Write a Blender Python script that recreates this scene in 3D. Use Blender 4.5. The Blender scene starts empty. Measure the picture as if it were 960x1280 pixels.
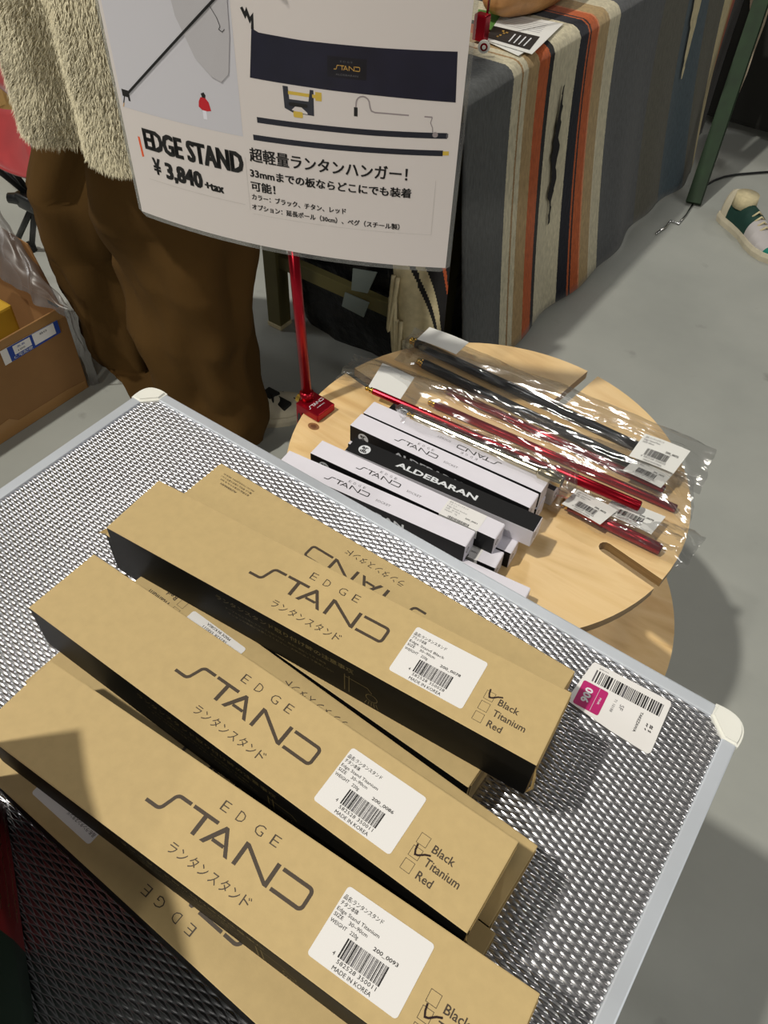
import bpy, bmesh, math, random
from mathutils import Vector, Matrix, noise
R_ = math.radians
random.seed(7)
SC = bpy.context.scene
COL = SC.collection

# ------------------------------------------------------------------ camera, light, exposure
CAM = Vector((0.0, 0.0, 1.30))
FPX = 978.27
ROT = Matrix(((0.8137803, -0.4565204, 0.3596537), (0.5801222, 0.6008921, -0.5498972), (0.0349262, 0.6561386, 0.7538318)))
cd = bpy.data.cameras.new('camera'); cam = bpy.data.objects.new('camera', cd); COL.objects.link(cam)
cd.sensor_fit = 'VERTICAL'; cd.sensor_height = 24.0; cd.lens = 24.0 * FPX / 1280.0
cd.clip_start = 0.02; cd.clip_end = 60
cam.matrix_world = Matrix.Translation(CAM) @ ROT.to_4x4()
SC.camera = cam

def ray(px, py): return ROT @ Vector((px - 480.0, 640.0 - py, -FPX))
def P(px, py, z):                       # pixel -> point on the horizontal plane at height z
    d = ray(px, py); return CAM + d * ((z - CAM.z) / d.z)
def PX(px, py, x):
    d = ray(px, py); return CAM + d * ((x - CAM.x) / d.x)
def PY(px, py, y):
    d = ray(px, py); return CAM + d * ((y - CAM.y) / d.y)

w = bpy.data.worlds.new('hall'); SC.world = w; w.use_nodes = True
bg = w.node_tree.nodes['Background']
bg.inputs[0].default_value = (0.80, 0.79, 0.74, 1); bg.inputs[1].default_value = 0.15

def area(name, loc, target, size, power, color=(1, 0.95, 0.85)):
    l = bpy.data.lights.new(name, 'AREA'); l.shape = 'DISK'; l.size = size; l.energy = power; l.color = color
    o = bpy.data.objects.new(name, l); COL.objects.link(o); o.location = loc
    o.rotation_euler = (Vector(target) - Vector(loc)).to_track_quat('-Z', 'Y').to_euler()
    return o
area('key_hall_lamp', (-2.35, -2.10, 6.7), (-0.2, 0.5, 0.7), 0.26, 940)
area('side_fill_light', (3.4, -2.6, 4.6), (0, 0.6, 0.6), 0.8, 70)  # added fill from the right front, not a known lamp
area('back_hall_lamp', (-1.5, 4.6, 4.8), (-0.3, 0.8, 0.6), 0.6, 100, (1, 0.96, 0.9))
area('far_fill_light', (1.8, 5.5, 5.0), (-0.2, 1.5, 0.4), 0.6, 70, (1, 0.95, 0.86))  # weak fill added at the far end, out of view
area('right_fill_light', (4.2, 1.4, 4.4), (-0.2, 0.8, 0.6), 1.2, 120, (0.98, 0.97, 0.95))  # ambient fill added on the right to make up for the dim world
area('left_fill_light', (-5.2, -0.6, 3.8), (-0.5, 0.8, 0.6), 1.2, 120, (0.98, 0.97, 0.95))  # matching ambient fill added on the left, no real source
area('front_fill_light', (1.6, -6.5, 3.6), (-0.6, 0.7, 0.9), 0.6, 330)  # unseen low fill added to brighten the upright sign
SC.view_settings.view_transform = 'Standard'; SC.view_settings.look = 'None'
SC.view_settings.gamma = 1; SC.view_settings.use_curve_mapping = False
SC.view_settings.exposure = -1.40
SC.cycles.transparent_max_bounces = 24
SC.cycles.max_bounces = 8

# ------------------------------------------------------------------ materials
def lin(c):
    return tuple((v / 255 / 12.92 if v / 255 <= 0.04045 else ((v / 255 + 0.055) / 1.055) ** 2.4) for v in c) + (1,)
MATS = {}
def mat(name, rgb, rough=0.6, metal=0.0, var=0.0, scale=30.0, bump=0.0, bscale=None, stretch=(1, 1, 1), spec=0.5, sheen=0.0, coat=0.0, dist=0.001):
    if name in MATS: return MATS[name]
    m = bpy.data.materials.new(name); m.use_nodes = True; nt = m.node_tree; N = nt.nodes; L = nt.links
    b = N['Principled BSDF']; b.inputs['Roughness'].default_value = rough; b.inputs['Metallic'].default_value = metal
    b.inputs['Base Color'].default_value = lin(rgb); b.inputs['Specular IOR Level'].default_value = spec
    if sheen: b.inputs['Sheen Weight'].default_value = sheen
    if coat: b.inputs['Coat Weight'].default_value = coat
    tc = N.new('ShaderNodeTexCoord'); mp = N.new('ShaderNodeMapping'); mp.inputs['Scale'].default_value = stretch
    L.new(tc.outputs['Object'], mp.inputs[0])
    if var:
        nz = N.new('ShaderNodeTexNoise'); nz.inputs['Scale'].default_value = scale; nz.inputs['Detail'].default_value = 5
        L.new(mp.outputs[0], nz.inputs['Vector'])
        mr = N.new('ShaderNodeMapRange'); mr.inputs[1].default_value = 0.25; mr.inputs[2].default_value = 0.75
        mr.inputs[3].default_value = 1 - var; mr.inputs[4].default_value = 1 + var
        L.new(nz.outputs['Fac'], mr.inputs[0])
        mx = N.new('ShaderNodeVectorMath'); mx.operation = 'SCALE'; mx.inputs[0].default_value = lin(rgb)[:3]
        L.new(mr.outputs[0], mx.inputs['Scale']); L.new(mx.outputs[0], b.inputs['Base Color'])
    if bump:
        n2 = N.new('ShaderNodeTexNoise'); n2.inputs['Scale'].default_value = bscale or scale; n2.inputs['Detail'].default_value = 4
        L.new(mp.outputs[0], n2.inputs['Vector'])
        bp = N.new('ShaderNodeBump'); bp.inputs['Strength'].default_value = bump; bp.inputs['Distance'].default_value = dist
        L.new(n2.outputs['Fac'], bp.inputs['Height']); L.new(bp.outputs[0], b.inputs['Normal'])
    MATS[name] = m
    return m
def node_mat(name):
    m = bpy.data.materials.new(name); m.use_nodes = True; MATS[name] = m
    return m, m.node_tree.nodes, m.node_tree.links, m.node_tree.nodes['Principled BSDF']

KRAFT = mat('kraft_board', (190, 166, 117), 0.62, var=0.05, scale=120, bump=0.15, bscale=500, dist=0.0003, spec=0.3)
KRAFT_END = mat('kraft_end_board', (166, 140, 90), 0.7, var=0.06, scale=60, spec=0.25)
BLACKP = mat('black_print_board', (14, 13, 10), 0.6, var=0.15, scale=60, spec=0.2)
INK = mat('dark_ink', (66, 54, 40), 0.55)
INKK = mat('black_ink', (20, 19, 20), 0.5)
INKG = mat('grey_ink', (92, 90, 94), 0.6)
GOLDINK = mat('ochre_ink', (92, 80, 46), 0.5)
STICK = mat('label_white', (226, 224, 222), 0.45, spec=0.4)
PEN = mat('marker_ink', (40, 24, 24), 0.35)
WHITEC = mat('white_card', (222, 219, 228), 0.5, spec=0.35, var=0.02, scale=40)
BLACKC = mat('black_card', (17, 17, 19), 0.55, var=0.1, scale=50, spec=0.25)
WHITEP = mat('white_print', (215, 218, 222), 0.5)
MAGENTA = mat('magenta_print', (178, 28, 104), 0.4)
ALU = mat('embossed_aluminium', (196, 196, 200), 0.26, metal=1.0, var=0.06, scale=14)
RAIL = mat('satin_aluminium_rail', (204, 210, 218), 0.45, metal=0.45, var=0.05, scale=20)
CAPW = mat('white_plastic_corner', (228, 228, 220), 0.42, var=0.03, scale=30)
RED = mat('red_anodised_metal', (158, 14, 34), 0.28, metal=0.75)
BLKROD = mat('black_anodised_metal', (34, 38, 44), 0.28, metal=0.6)
GOLD = mat('brass', (206, 168, 78), 0.25, metal=1.0)
TITAN = mat('champagne_titanium', (196, 186, 156), 0.2, metal=1.0)
STEEL = mat('polished_steel', (200, 200, 200), 0.2, metal=1.0)
BLKPL = mat('black_plastic', (16, 18, 20), 0.4)
REDCL = mat('red_chair_fabric', (150, 26, 30), 0.8, var=0.15, scale=12, sheen=0.3)
BLKBAG = mat('black_bin_bag', (10, 11, 13), 0.32, bump=0.9, bscale=22, dist=0.012)
TROUS = mat('brown_wool_trousers', (76, 55, 27), 0.95, var=0.24, scale=5, bump=0.3, bscale=160, spec=0.1)  # uneven tone stands in for light and shade on the folds
FURB = mat('beige_fleece_base', (176, 166, 138), 0.95, var=0.15, scale=14)
FUR = mat('beige_fleece_pile', (208, 200, 172), 0.95, var=0.10, scale=12, spec=0.1, sheen=0.4)
SKIN = mat('skin', (196, 150, 122), 0.55)
HAIR = mat('black_hair', (22, 18, 16), 0.5)
OLIVE = mat('olive_painted_wood', (92, 86, 48), 0.6, var=0.12, scale=10)
GREENW = mat('green_painted_wood', (22, 46, 20), 0.75, var=0.3, scale=7, stretch=(4, 4, 1))
CARTON = mat('brown_carton', (138, 100, 58), 0.8, var=0.06, scale=20, bump=0.1, bscale=200)
TAPE = mat('brown_packing_tape', (158, 118, 70), 0.28, var=0.05, scale=8, bump=0.4, bscale=14, dist=0.003)
BLUEL = mat('blue_label_print', (28, 62, 150), 0.45)
YEL = mat('yellow_item', (190, 150, 40), 0.6)
TANW = mat('tan_wood_panel', (214, 170, 104), 0.6, var=0.1, scale=5, stretch=(1, 1, 6))
CREAM = mat('cream_woven_cord', (198, 186, 150), 0.95, var=0.15, scale=60, bump=0.6, bscale=150)
STRB = mat('black_woven_stripe', (24, 22, 24), 0.95, bump=0.5, bscale=150)
STRO = mat('orange_woven_stripe', (176, 82, 44), 0.95, bump=0.5, bscale=150)
LEATH = mat('tan_leather', (168, 122, 74), 0.5, var=0.35, scale=12, bump=0.5, bscale=25, dist=0.01)
PAPER = mat('white_paper', (222, 222, 218), 0.5)
GREENP = mat('green_print', (84, 130, 62), 0.5)
CANVAS = mat('cream_canvas', (192, 184, 162), 0.9, var=0.15, scale=20, bump=0.3, bscale=250)
TEAL = mat('teal_suede', (0, 112, 98), 0.8, var=0.1, scale=30)
DKGREEN = mat('dark_green_suede', (10, 52, 44), 0.8, var=0.15, scale=30)
GREYSH = mat('pale_grey_suede', (176, 172, 172), 0.85, var=0.06, scale=20)
DARKC = mat('dark_cloth', (20, 20, 16), 0.9, var=0.3, scale=5)
BAGRED = mat('red_paper_bag', (112, 16, 14), 0.5, var=0.15, scale=10)
BAGGREEN = mat('dark_green_paper_bag', (10, 34, 18), 0.55, var=0.15, scale=10)
TAPEW = mat('silver_grey_tape', (118, 128, 124), 0.45, bump=0.3, bscale=40, dist=0.004)
RUB = mat('dark_rubber', (20, 20, 20), 0.7)

def wood(name, edge=False):
    m, N, L, b = node_mat(name)
    tc = N.new('ShaderNodeTexCoord'); mp = N.new('ShaderNodeMapping')
    mp.inputs['Rotation'].default_value = (0, 0, R_(-12)); mp.inputs['Scale'].default_value = (1.6, 9, 9) if not edge else (3, 3, 260)
    L.new(tc.outputs['Object'], mp.inputs[0])
    n = N.new('ShaderNodeTexNoise'); n.inputs['Scale'].default_value = 1.7 if not edge else 1; n.inputs['Detail'].default_value = 6; n.inputs['Distortion'].default_value = 1.4
    L.new(mp.outputs[0], n.inputs['Vector'])
    r = N.new('ShaderNodeValToRGB'); e = r.color_ramp.elements
    cols = [(0.30, (200, 160, 104)), (0.46, (224, 190, 134)), (0.56, (230, 198, 145)), (0.72, (214, 175, 118))] if not edge else [(0.3, (120, 92, 56)), (0.5, (168, 132, 84)), (0.7, (140, 108, 66))]
    e[0].position, e[0].color = cols[0][0], lin(cols[0][1]); e[1].position, e[1].color = cols[-1][0], lin(cols[-1][1])
    for p, c in cols[1:-1]:
        q = e.new(p); q.color = lin(c)
    L.new(n.outputs['Fac'], r.inputs[0])
    b.inputs['Roughness'].default_value = 0.42
    L.new(r.outputs[0], b.inputs['Base Color'])
    bp = N.new('ShaderNodeBump'); bp.inputs['Strength'].default_value = 0.1; bp.inputs['Distance'].default_value = 0.001
    L.new(n.outputs['Fac'], bp.inputs['Height']); L.new(bp.outputs[0], b.inputs['Normal'])
    return m
WOOD = wood('pale_pine_plywood'); WOODE = wood('plywood_cut_edge', True)
KNOT = mat('pine_knot', (138, 96, 58), 0.5, var=0.3, scale=200)
KNOTC = mat('pine_knot_heart', (104, 66, 40), 0.5)

def clear_mat(name, tint, gloss, rough, bscale, bstr, haze=0.0, gmax=0.40):
    m, N, L, b = node_mat(name); N.remove(b); out = N['Material Output']
    tr = N.new('ShaderNodeBsdfTransparent'); tr.inputs[0].default_value = tint
    gl = N.new('ShaderNodeBsdfGlossy'); gl.inputs['Roughness'].default_value = rough; gl.inputs[0].default_value = (1, 1, 1, 1)
    nz = N.new('ShaderNodeTexNoise'); nz.inputs['Scale'].default_value = bscale; nz.inputs['Detail'].default_value = 3; nz.inputs['Distortion'].default_value = 0.8
    tc = N.new('ShaderNodeTexCoord'); mp = N.new('ShaderNodeMapping'); mp.inputs['Scale'].default_value = (0.35, 1, 1)
    L.new(tc.outputs['Object'], mp.inputs[0]); L.new(mp.outputs[0], nz.inputs['Vector'])
    bp = N.new('ShaderNodeBump'); bp.inputs['Strength'].default_value = bstr; bp.inputs['Distance'].default_value = 0.01
    L.new(nz.outputs['Fac'], bp.inputs['Height']); L.new(bp.outputs[0], gl.inputs['Normal'])
    lw = N.new('ShaderNodeLayerWeight'); lw.inputs[0].default_value = 0.35; L.new(bp.outputs[0], lw.inputs['Normal'])
    mr = N.new('ShaderNodeMapRange'); mr.inputs[3].default_value = gloss; mr.inputs[4].default_value = min(1, gloss + gmax)
    L.new(lw.outputs['Fresnel'], mr.inputs[0])
    mx = N.new('ShaderNodeMixShader'); L.new(mr.outputs[0], mx.inputs[0]); L.new(tr.outputs[0], mx.inputs[1]); L.new(gl.outputs[0], mx.inputs[2])
    last = mx
    if haze:
        df = N.new('ShaderNodeBsdfDiffuse'); df.inputs[0].default_value = (0.6, 0.6, 0.6, 1)
        m2 = N.new('ShaderNodeMixShader'); m2.inputs[0].default_value = haze
        L.new(mx.outputs[0], m2.inputs[1]); L.new(df.outputs[0], m2.inputs[2]); last = m2
    L.new(last.outputs[0], out.inputs[0])
    return m
CLEAR = clear_mat('clear_poly_film', (0.95, 0.95, 0.95, 1), 0.035, 0.13, 30, 0.35, 0.045, 0.30)
FILMG = clear_mat('smoky_poly_film', (0.46, 0.43, 0.42, 1), 0.02, 0.34, 9, 0.15, 0.08, 0.10)
LAMIN = clear_mat('laminate_film', (0.90, 0.90, 0.90, 1), 0.06, 0.15, 4, 0.1, 0.04)

# ------------------------------------------------------------------ mesh helpers
class MB:
    def __init__(s): s.v = []; s.f = []; s.m = []; s.mats = []; s.smooth = False
    def mi(s, m):
        if m not in s.mats: s.mats.append(m)
        return s.mats.index(m)
    def add(s, vs, fs, m):
        k = len(s.v); s.v += [tuple(v) for v in vs]; i = s.mi(m)
        for f in fs: s.f.append(tuple(k + a for a in f)); s.m.append(i)
    def box(s, lo, hi, m, bev=0.0, xf=None):
        bm = bmesh.new(); bmesh.ops.create_cube(bm, size=1)
        c = (Vector(lo) + Vector(hi)) / 2; d = Vector(hi) - Vector(lo)
        for v in bm.verts: v.co = Vector((v.co.x * d.x, v.co.y * d.y, v.co.z * d.z)) + c
        if bev: bmesh.ops.bevel(bm, geom=bm.edges[:], offset=bev, segments=2, profile=0.6, affect='EDGES')
        s.bm(bm, m, xf)
    def bm(s, bm, m, xf=None):
        bm.verts.ensure_lookup_table()
        vs = [(xf @ v.co if xf else v.co.copy()) for v in bm.verts]
        s.add(vs, [[v.index for v in f.verts] for f in bm.faces], m); bm.free()
    def tube(s, pts, r, m, n=12, cap=True):
        pts = [Vector(p) for p in pts]; rs = r if isinstance(r, (list, tuple)) else [r] * len(pts)
        vs = []; up = None
        for i, p in enumerate(pts):
            t = (pts[min(i + 1, len(pts) - 1)] - pts[max(i - 1, 0)]).normalized()
            if up is None: up = t.orthogonal().normalized()
            up = (up - t * up.dot(t)).normalized(); sd = t.cross(up)
            for k in range(n):
                a = 2 * math.pi * k / n; vs.append(p + (up * math.cos(a) + sd * math.sin(a)) * rs[i])
        fs = [(i * n + k, i * n + (k + 1) % n, (i + 1) * n + (k + 1) % n, (i + 1) * n + k) for i in range(len(pts) - 1) for k in range(n)]
        if cap: fs += [tuple(range(n))[::-1], tuple((len(pts) - 1) * n + k for k in range(n))]
        s.add(vs, fs, m)
    def prism(s, poly, z0, z1, m, me=None, fn=None):
        n = len(poly); fn = fn or (lambda x, y, z: (x, y, z))
        vs = [fn(x, y, z0) for x, y in poly] + [fn(x, y, z1) for x, y in poly]
        s.add(vs, [tuple(range(n))[::-1], tuple(range(n, 2 * n))], m)
        k = len(s.v) - 2 * n; i = s.mi(me or m)
        for a in range(n): s.f.append((k + a, k + (a + 1) % n, k + n + (a + 1) % n, k + n + a)); s.m.append(i)
    def quad(s, a, b, c, d, m): s.add([a, b, c, d], [(0, 1, 2, 3)], m)
    def build(s, name, parent=None, smooth=None, at=None):
        me = bpy.data.meshes.new(name); off = worldloc(parent) if parent is not None else Vector(at or (0, 0, 0))
        me.from_pydata([(x - off.x, y - off.y, z - off.z) for x, y, z in s.v], [], s.f)
        for m in s.mats: me.materials.append(m)
        me.polygons.foreach_set('material_index', s.m)
        if smooth or s.smooth: me.polygons.foreach_set('use_smooth', [True] * len(me.polygons))
        me.update()
        o = bpy.data.objects.new(name, me); COL.objects.link(o)
        if parent is not None: o.parent = parent
        else: o.location = off
        return o
def worldloc(o):
    l = Vector(o.location); 
    while o.parent: o = o.parent; l += Vector(o.location)
    return l
def tag(o, label=None, cat=None, group=None, kind=None):
    if label: o['label'] = label
    if cat: o['category'] = cat
    if group: o['group'] = group
    if kind: o['kind'] = kind
    return o
def thing(name, label, cat, loc=(0, 0, 0), group=None):
    o = bpy.data.objects.new(name, None); COL.objects.link(o); o.location = loc; o.empty_display_size = 0.05
    return tag(o, label, cat, group)
def copy_tree(o, parent=None):
    c = o.copy(); COL.objects.link(c); c.parent = parent
    for ch in list(o.children): copy_tree(ch, c)
    return c

# ---- flat print: glyph outlines as thin geometry mapped on a surface
_tc = {}
def glyphs(text, bold=0.0, spacing=1.0):
    k = (text, bold, spacing)
    if k in _tc: return _tc[k]
    cu = bpy.data.curves.new('t', 'FONT'); cu.body = text; cu.size = 1; cu.offset = bold; cu.resolution_u = 2; cu.space_character = spacing
    ob = bpy.data.objects.new('t', cu); COL.objects.link(ob)
    me = ob.to_mesh(); vs = [(v.co.x, v.co.y) for v in me.vertices]; fs = [tuple(p.vertices) for p in me.polygons]
    ob.to_mesh_clear(); bpy.data.objects.remove(ob); bpy.data.curves.remove(cu)
    _tc[k] = (vs, fs); return vs, fs
def text(mb, s, x0, y0, width, height, m, fn, bold=0.0, spacing=1.0, ref='H'):
    """baseline-left at (x0,y0); total width; cap height"""
    vs, fs = glyphs(s, bold, spacing)
    if not vs: return
    xa = min(v[0] for v in vs); xb = max(v[0] for v in vs)
    rv, _ = glyphs(ref, bold, 1.0); ya = min(v[1] for v in rv); yb = max(v[1] for v in rv)
    sx = width / (xb - xa); sy = height / (yb - ya)
    mb.add([fn(x0 + (x - xa) * sx, y0 + (y - ya) * sy) for x, y in vs], fs, m)
def btext(mb, s, x0, y0, width, height, m, fn, d, ref='H'):
    for dx in (-1, -0.33, 0.33, 1):
        for dy in (-0.55, 0.55): text(mb, s, x0 + d + dx * d, y0 + 0.4 * d + dy * d, width - 2 * d, height - 0.8 * d, m, fn, 0.0, 1.0, ref)
def ribbon(mb, pts, wd, m, fn):
    pts = [Vector(p) for p in pts]; L = []; Rr = []
    for i, p in enumerate(pts):
        a = (p - pts[i - 1]).normalized() if i else None; b = (pts[i + 1] - p).normalized() if i < len(pts) - 1 else None
        t = (a + b).normalized() if a is not None and b is not None else (a if a is not None else b)
        n = Vector((-t.y, t.x)); c = n.dot(Vector((-(a or b).y, (a or b).x))) if a is not None or b is not None else 1
        h = wd / 2 / max(c, 0.4); L.append(p + n * h); Rr.append(p - n * h)
    for i in range(len(pts) - 1):
        q = [L[i], Rr[i], Rr[i + 1], L[i + 1]]
        mb.add([fn(v.x, v.y) for v in q], [(0, 1, 2, 3)], m)
def rect(mb, x0, y0, x1, y1, m, fn): mb.add([fn(x0, y0), fn(x1, y0), fn(x1, y1), fn(x0, y1)], [(0, 1, 2, 3)], m)
def frame2(mb, x0, y0, x1, y1, wd, m, fn):
    rect(mb, x0, y0, x1, y0 + wd, m, fn); rect(mb, x0, y1 - wd, x1, y1, m, fn)
    rect(mb, x0, y0 + wd, x0 + wd, y1 - wd, m, fn); rect(mb, x1 - wd, y0 + wd, x1, y1 - wd, m, fn)
def arc(cx, cy, r, a0, a1, n=6):
    return [(cx + r * math.cos(R_(a0 + (a1 - a0) * i / n)), cy + r * math.sin(R_(a0 + (a1 - a0) * i / n))) for i in range(n + 1)]
def logo(mb, x0, y0, wd, ht, m, fn, st=0.155):
    """the STAND word mark; 122 x 15.4 units, baseline y0"""
    sx = wd / 122.0; sy = ht / 15.4
    g = lambda x, y: fn(x0 + x * sx, y0 + y * sy)
    w2 = st * 15.4
    h = 15.4 - w2 / 2; lo = w2 / 2
    S = [(0, lo), (8.5, lo)] + arc(8.5, lo + 4, 4, -90, -25, 5)[1:] + arc(18.5, h - 4, 4, 155, 90, 5) + [(26.6, h)]
    ribbon(mb, S, w2, m, g)
    ribbon(mb, [(28.6, h), (48.4, h)], w2, m, g); ribbon(mb, [(39.0, h - w2 / 2), (39.0, 0)], w2 * 1.25, m, g)
    mb.add([g(x, y) for x, y in ((44.6, 0), (47.9, 0), (55.6, 12.0), (54.0, 15.4))], [(0, 1, 2, 3)], m)
    mb.add([g(x, y) for x, y in ((54.0, 15.4), (55.6, 11.8), (63.6, 0), (66.6, 0), (56.2, 15.4))], [(0, 1, 2, 3, 4)], m)
    ribbon(mb, [(51.2, 4.6), (60.2, 4.6)], w2 * 0.9, m, g)
    ribbon(mb, [(71.4, 0), (71.4, 15.2)], w2 * 1.2, m, g)
    mb.add([g(x, y) for x, y in ((71.4 + w2 * 0.6, 15.2), (71.4 + w2 * 0.6, 12.4), (95.0 - w2 * 0.6, 0), (95.0 - w2 * 0.6, 2.7))], [(0, 1, 2, 3)], m)
    ribbon(mb, [(95.0, 0.0), (95.0, 15.4)], w2 * 1.2, m, g)
    D = [(98.6, h)] + arc(118.0, h - 2.8, 2.8, 90, 0, 5) + arc(118.0, lo + 2.8, 2.8, 0, -90, 5) + [(98.6, lo)]
    ribbon(mb, D, w2, m, g)
def barcode(mb, x0, y0, x1, y1, m, fn, n=30, seed=1, grey=None):
    rr = random.Random(seed); tot = 0; seq = []
    for i in range(n): b = rr.choice((1, 1, 2, 3)); s_ = rr.choice((1, 1, 2)); seq.append((b, s_)); tot += b + s_
    u = (x1 - x0) / tot; x = x0
    for b, s_ in seq:
        rect(mb, x, y0, x + b * u, y1, (grey if grey and rr.random() < 0.3 else m), fn); x += (b + s_) * u
def roundrect(x0, y0, x1, y1, r, n=4):
    return arc(x1 - r, y0 + r, r, -90, 0, n) + arc(x1 - r, y1 - r, r, 0, 90, n) + arc(x0 + r, y1 - r, r, 90, 180, n) + arc(x0 + r, y0 + r, r, 180, 270, n)
def poly(mb, pts, m, fn): mb.add([fn(x, y) for x, y in pts], [tuple(range(len(pts)))], m)

# ------------------------------------------------------------------ setting: floor
TABLE_Z, STOOL_Z = 0.70, 0.50
def floor_mat():
    m, N, L, b = node_mat('painted_concrete')
    tc = N.new('ShaderNodeTexCoord')
    n = N.new('ShaderNodeTexNoise'); n.inputs['Scale'].default_value = 1.6; n.inputs['Detail'].default_value = 8; n.inputs['Roughness'].default_value = 0.6
    n2 = N.new('ShaderNodeTexNoise'); n2.inputs['Scale'].default_value = 90; n2.inputs['Detail'].default_value = 3
    v = N.new('ShaderNodeTexNoise'); v.inputs['Scale'].default_value = 9; v.inputs['Detail'].default_value = 6
    for k in (n, n2, v): L.new(tc.outputs['Object'], k.inputs['Vector'])
    r = N.new('ShaderNodeValToRGB'); e = r.color_ramp.elements
    e[0].position = 0.3; e[0].color = lin((146, 149, 144)); e[1].position = 0.7; e[1].color = lin((166, 168, 162))
    L.new(n.outputs['Fac'], r.inputs[0])
    r2 = N.new('ShaderNodeValToRGB'); r2.color_ramp.elements[0].position = 0.24; r2.color_ramp.elements[0].color = (0.6, 0.6, 0.58, 1)
    r2.color_ramp.elements[1].position = 0.34; r2.color_ramp.elements[1].color = (1, 1, 1, 1)
    L.new(v.outputs['Fac'], r2.inputs[0])
    mx = N.new('ShaderNodeMixRGB'); mx.blend_type = 'MULTIPLY'; mx.inputs[0].default_value = 0.8
    L.new(r.outputs[0], mx.inputs[1]); L.new(r2.outputs[0], mx.inputs[2]); L.new(mx.outputs[0], b.inputs['Base Color'])
    b.inputs['Roughness'].default_value = 0.55
    bp = N.new('ShaderNodeBump'); bp.inputs['Strength'].default_value = 0.08; bp.inputs['Distance'].default_value = 0.002
    L.new(n2.outputs['Fac'], bp.inputs['Height']); L.new(bp.outputs[0], b.inputs['Normal'])
    return m
mb = MB(); mb.box((-7, -3, -0.1), (5, 9, 0), floor_mat()); tag(mb.build('floor'), kind='structure')

WALLM = mat('hall_wall_paint', (96, 96, 92), 0.8, var=0.05, scale=2)
mb = MB(); mb.box((-7, 9, 0), (5, 9.2, 8), WALLM); tag(mb.build('wall_back'), kind='structure')
mb = MB(); mb.box((-7.2, -3, 0), (-7, 9.2, 8), WALLM); tag(mb.build('wall_left'), kind='structure')

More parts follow.
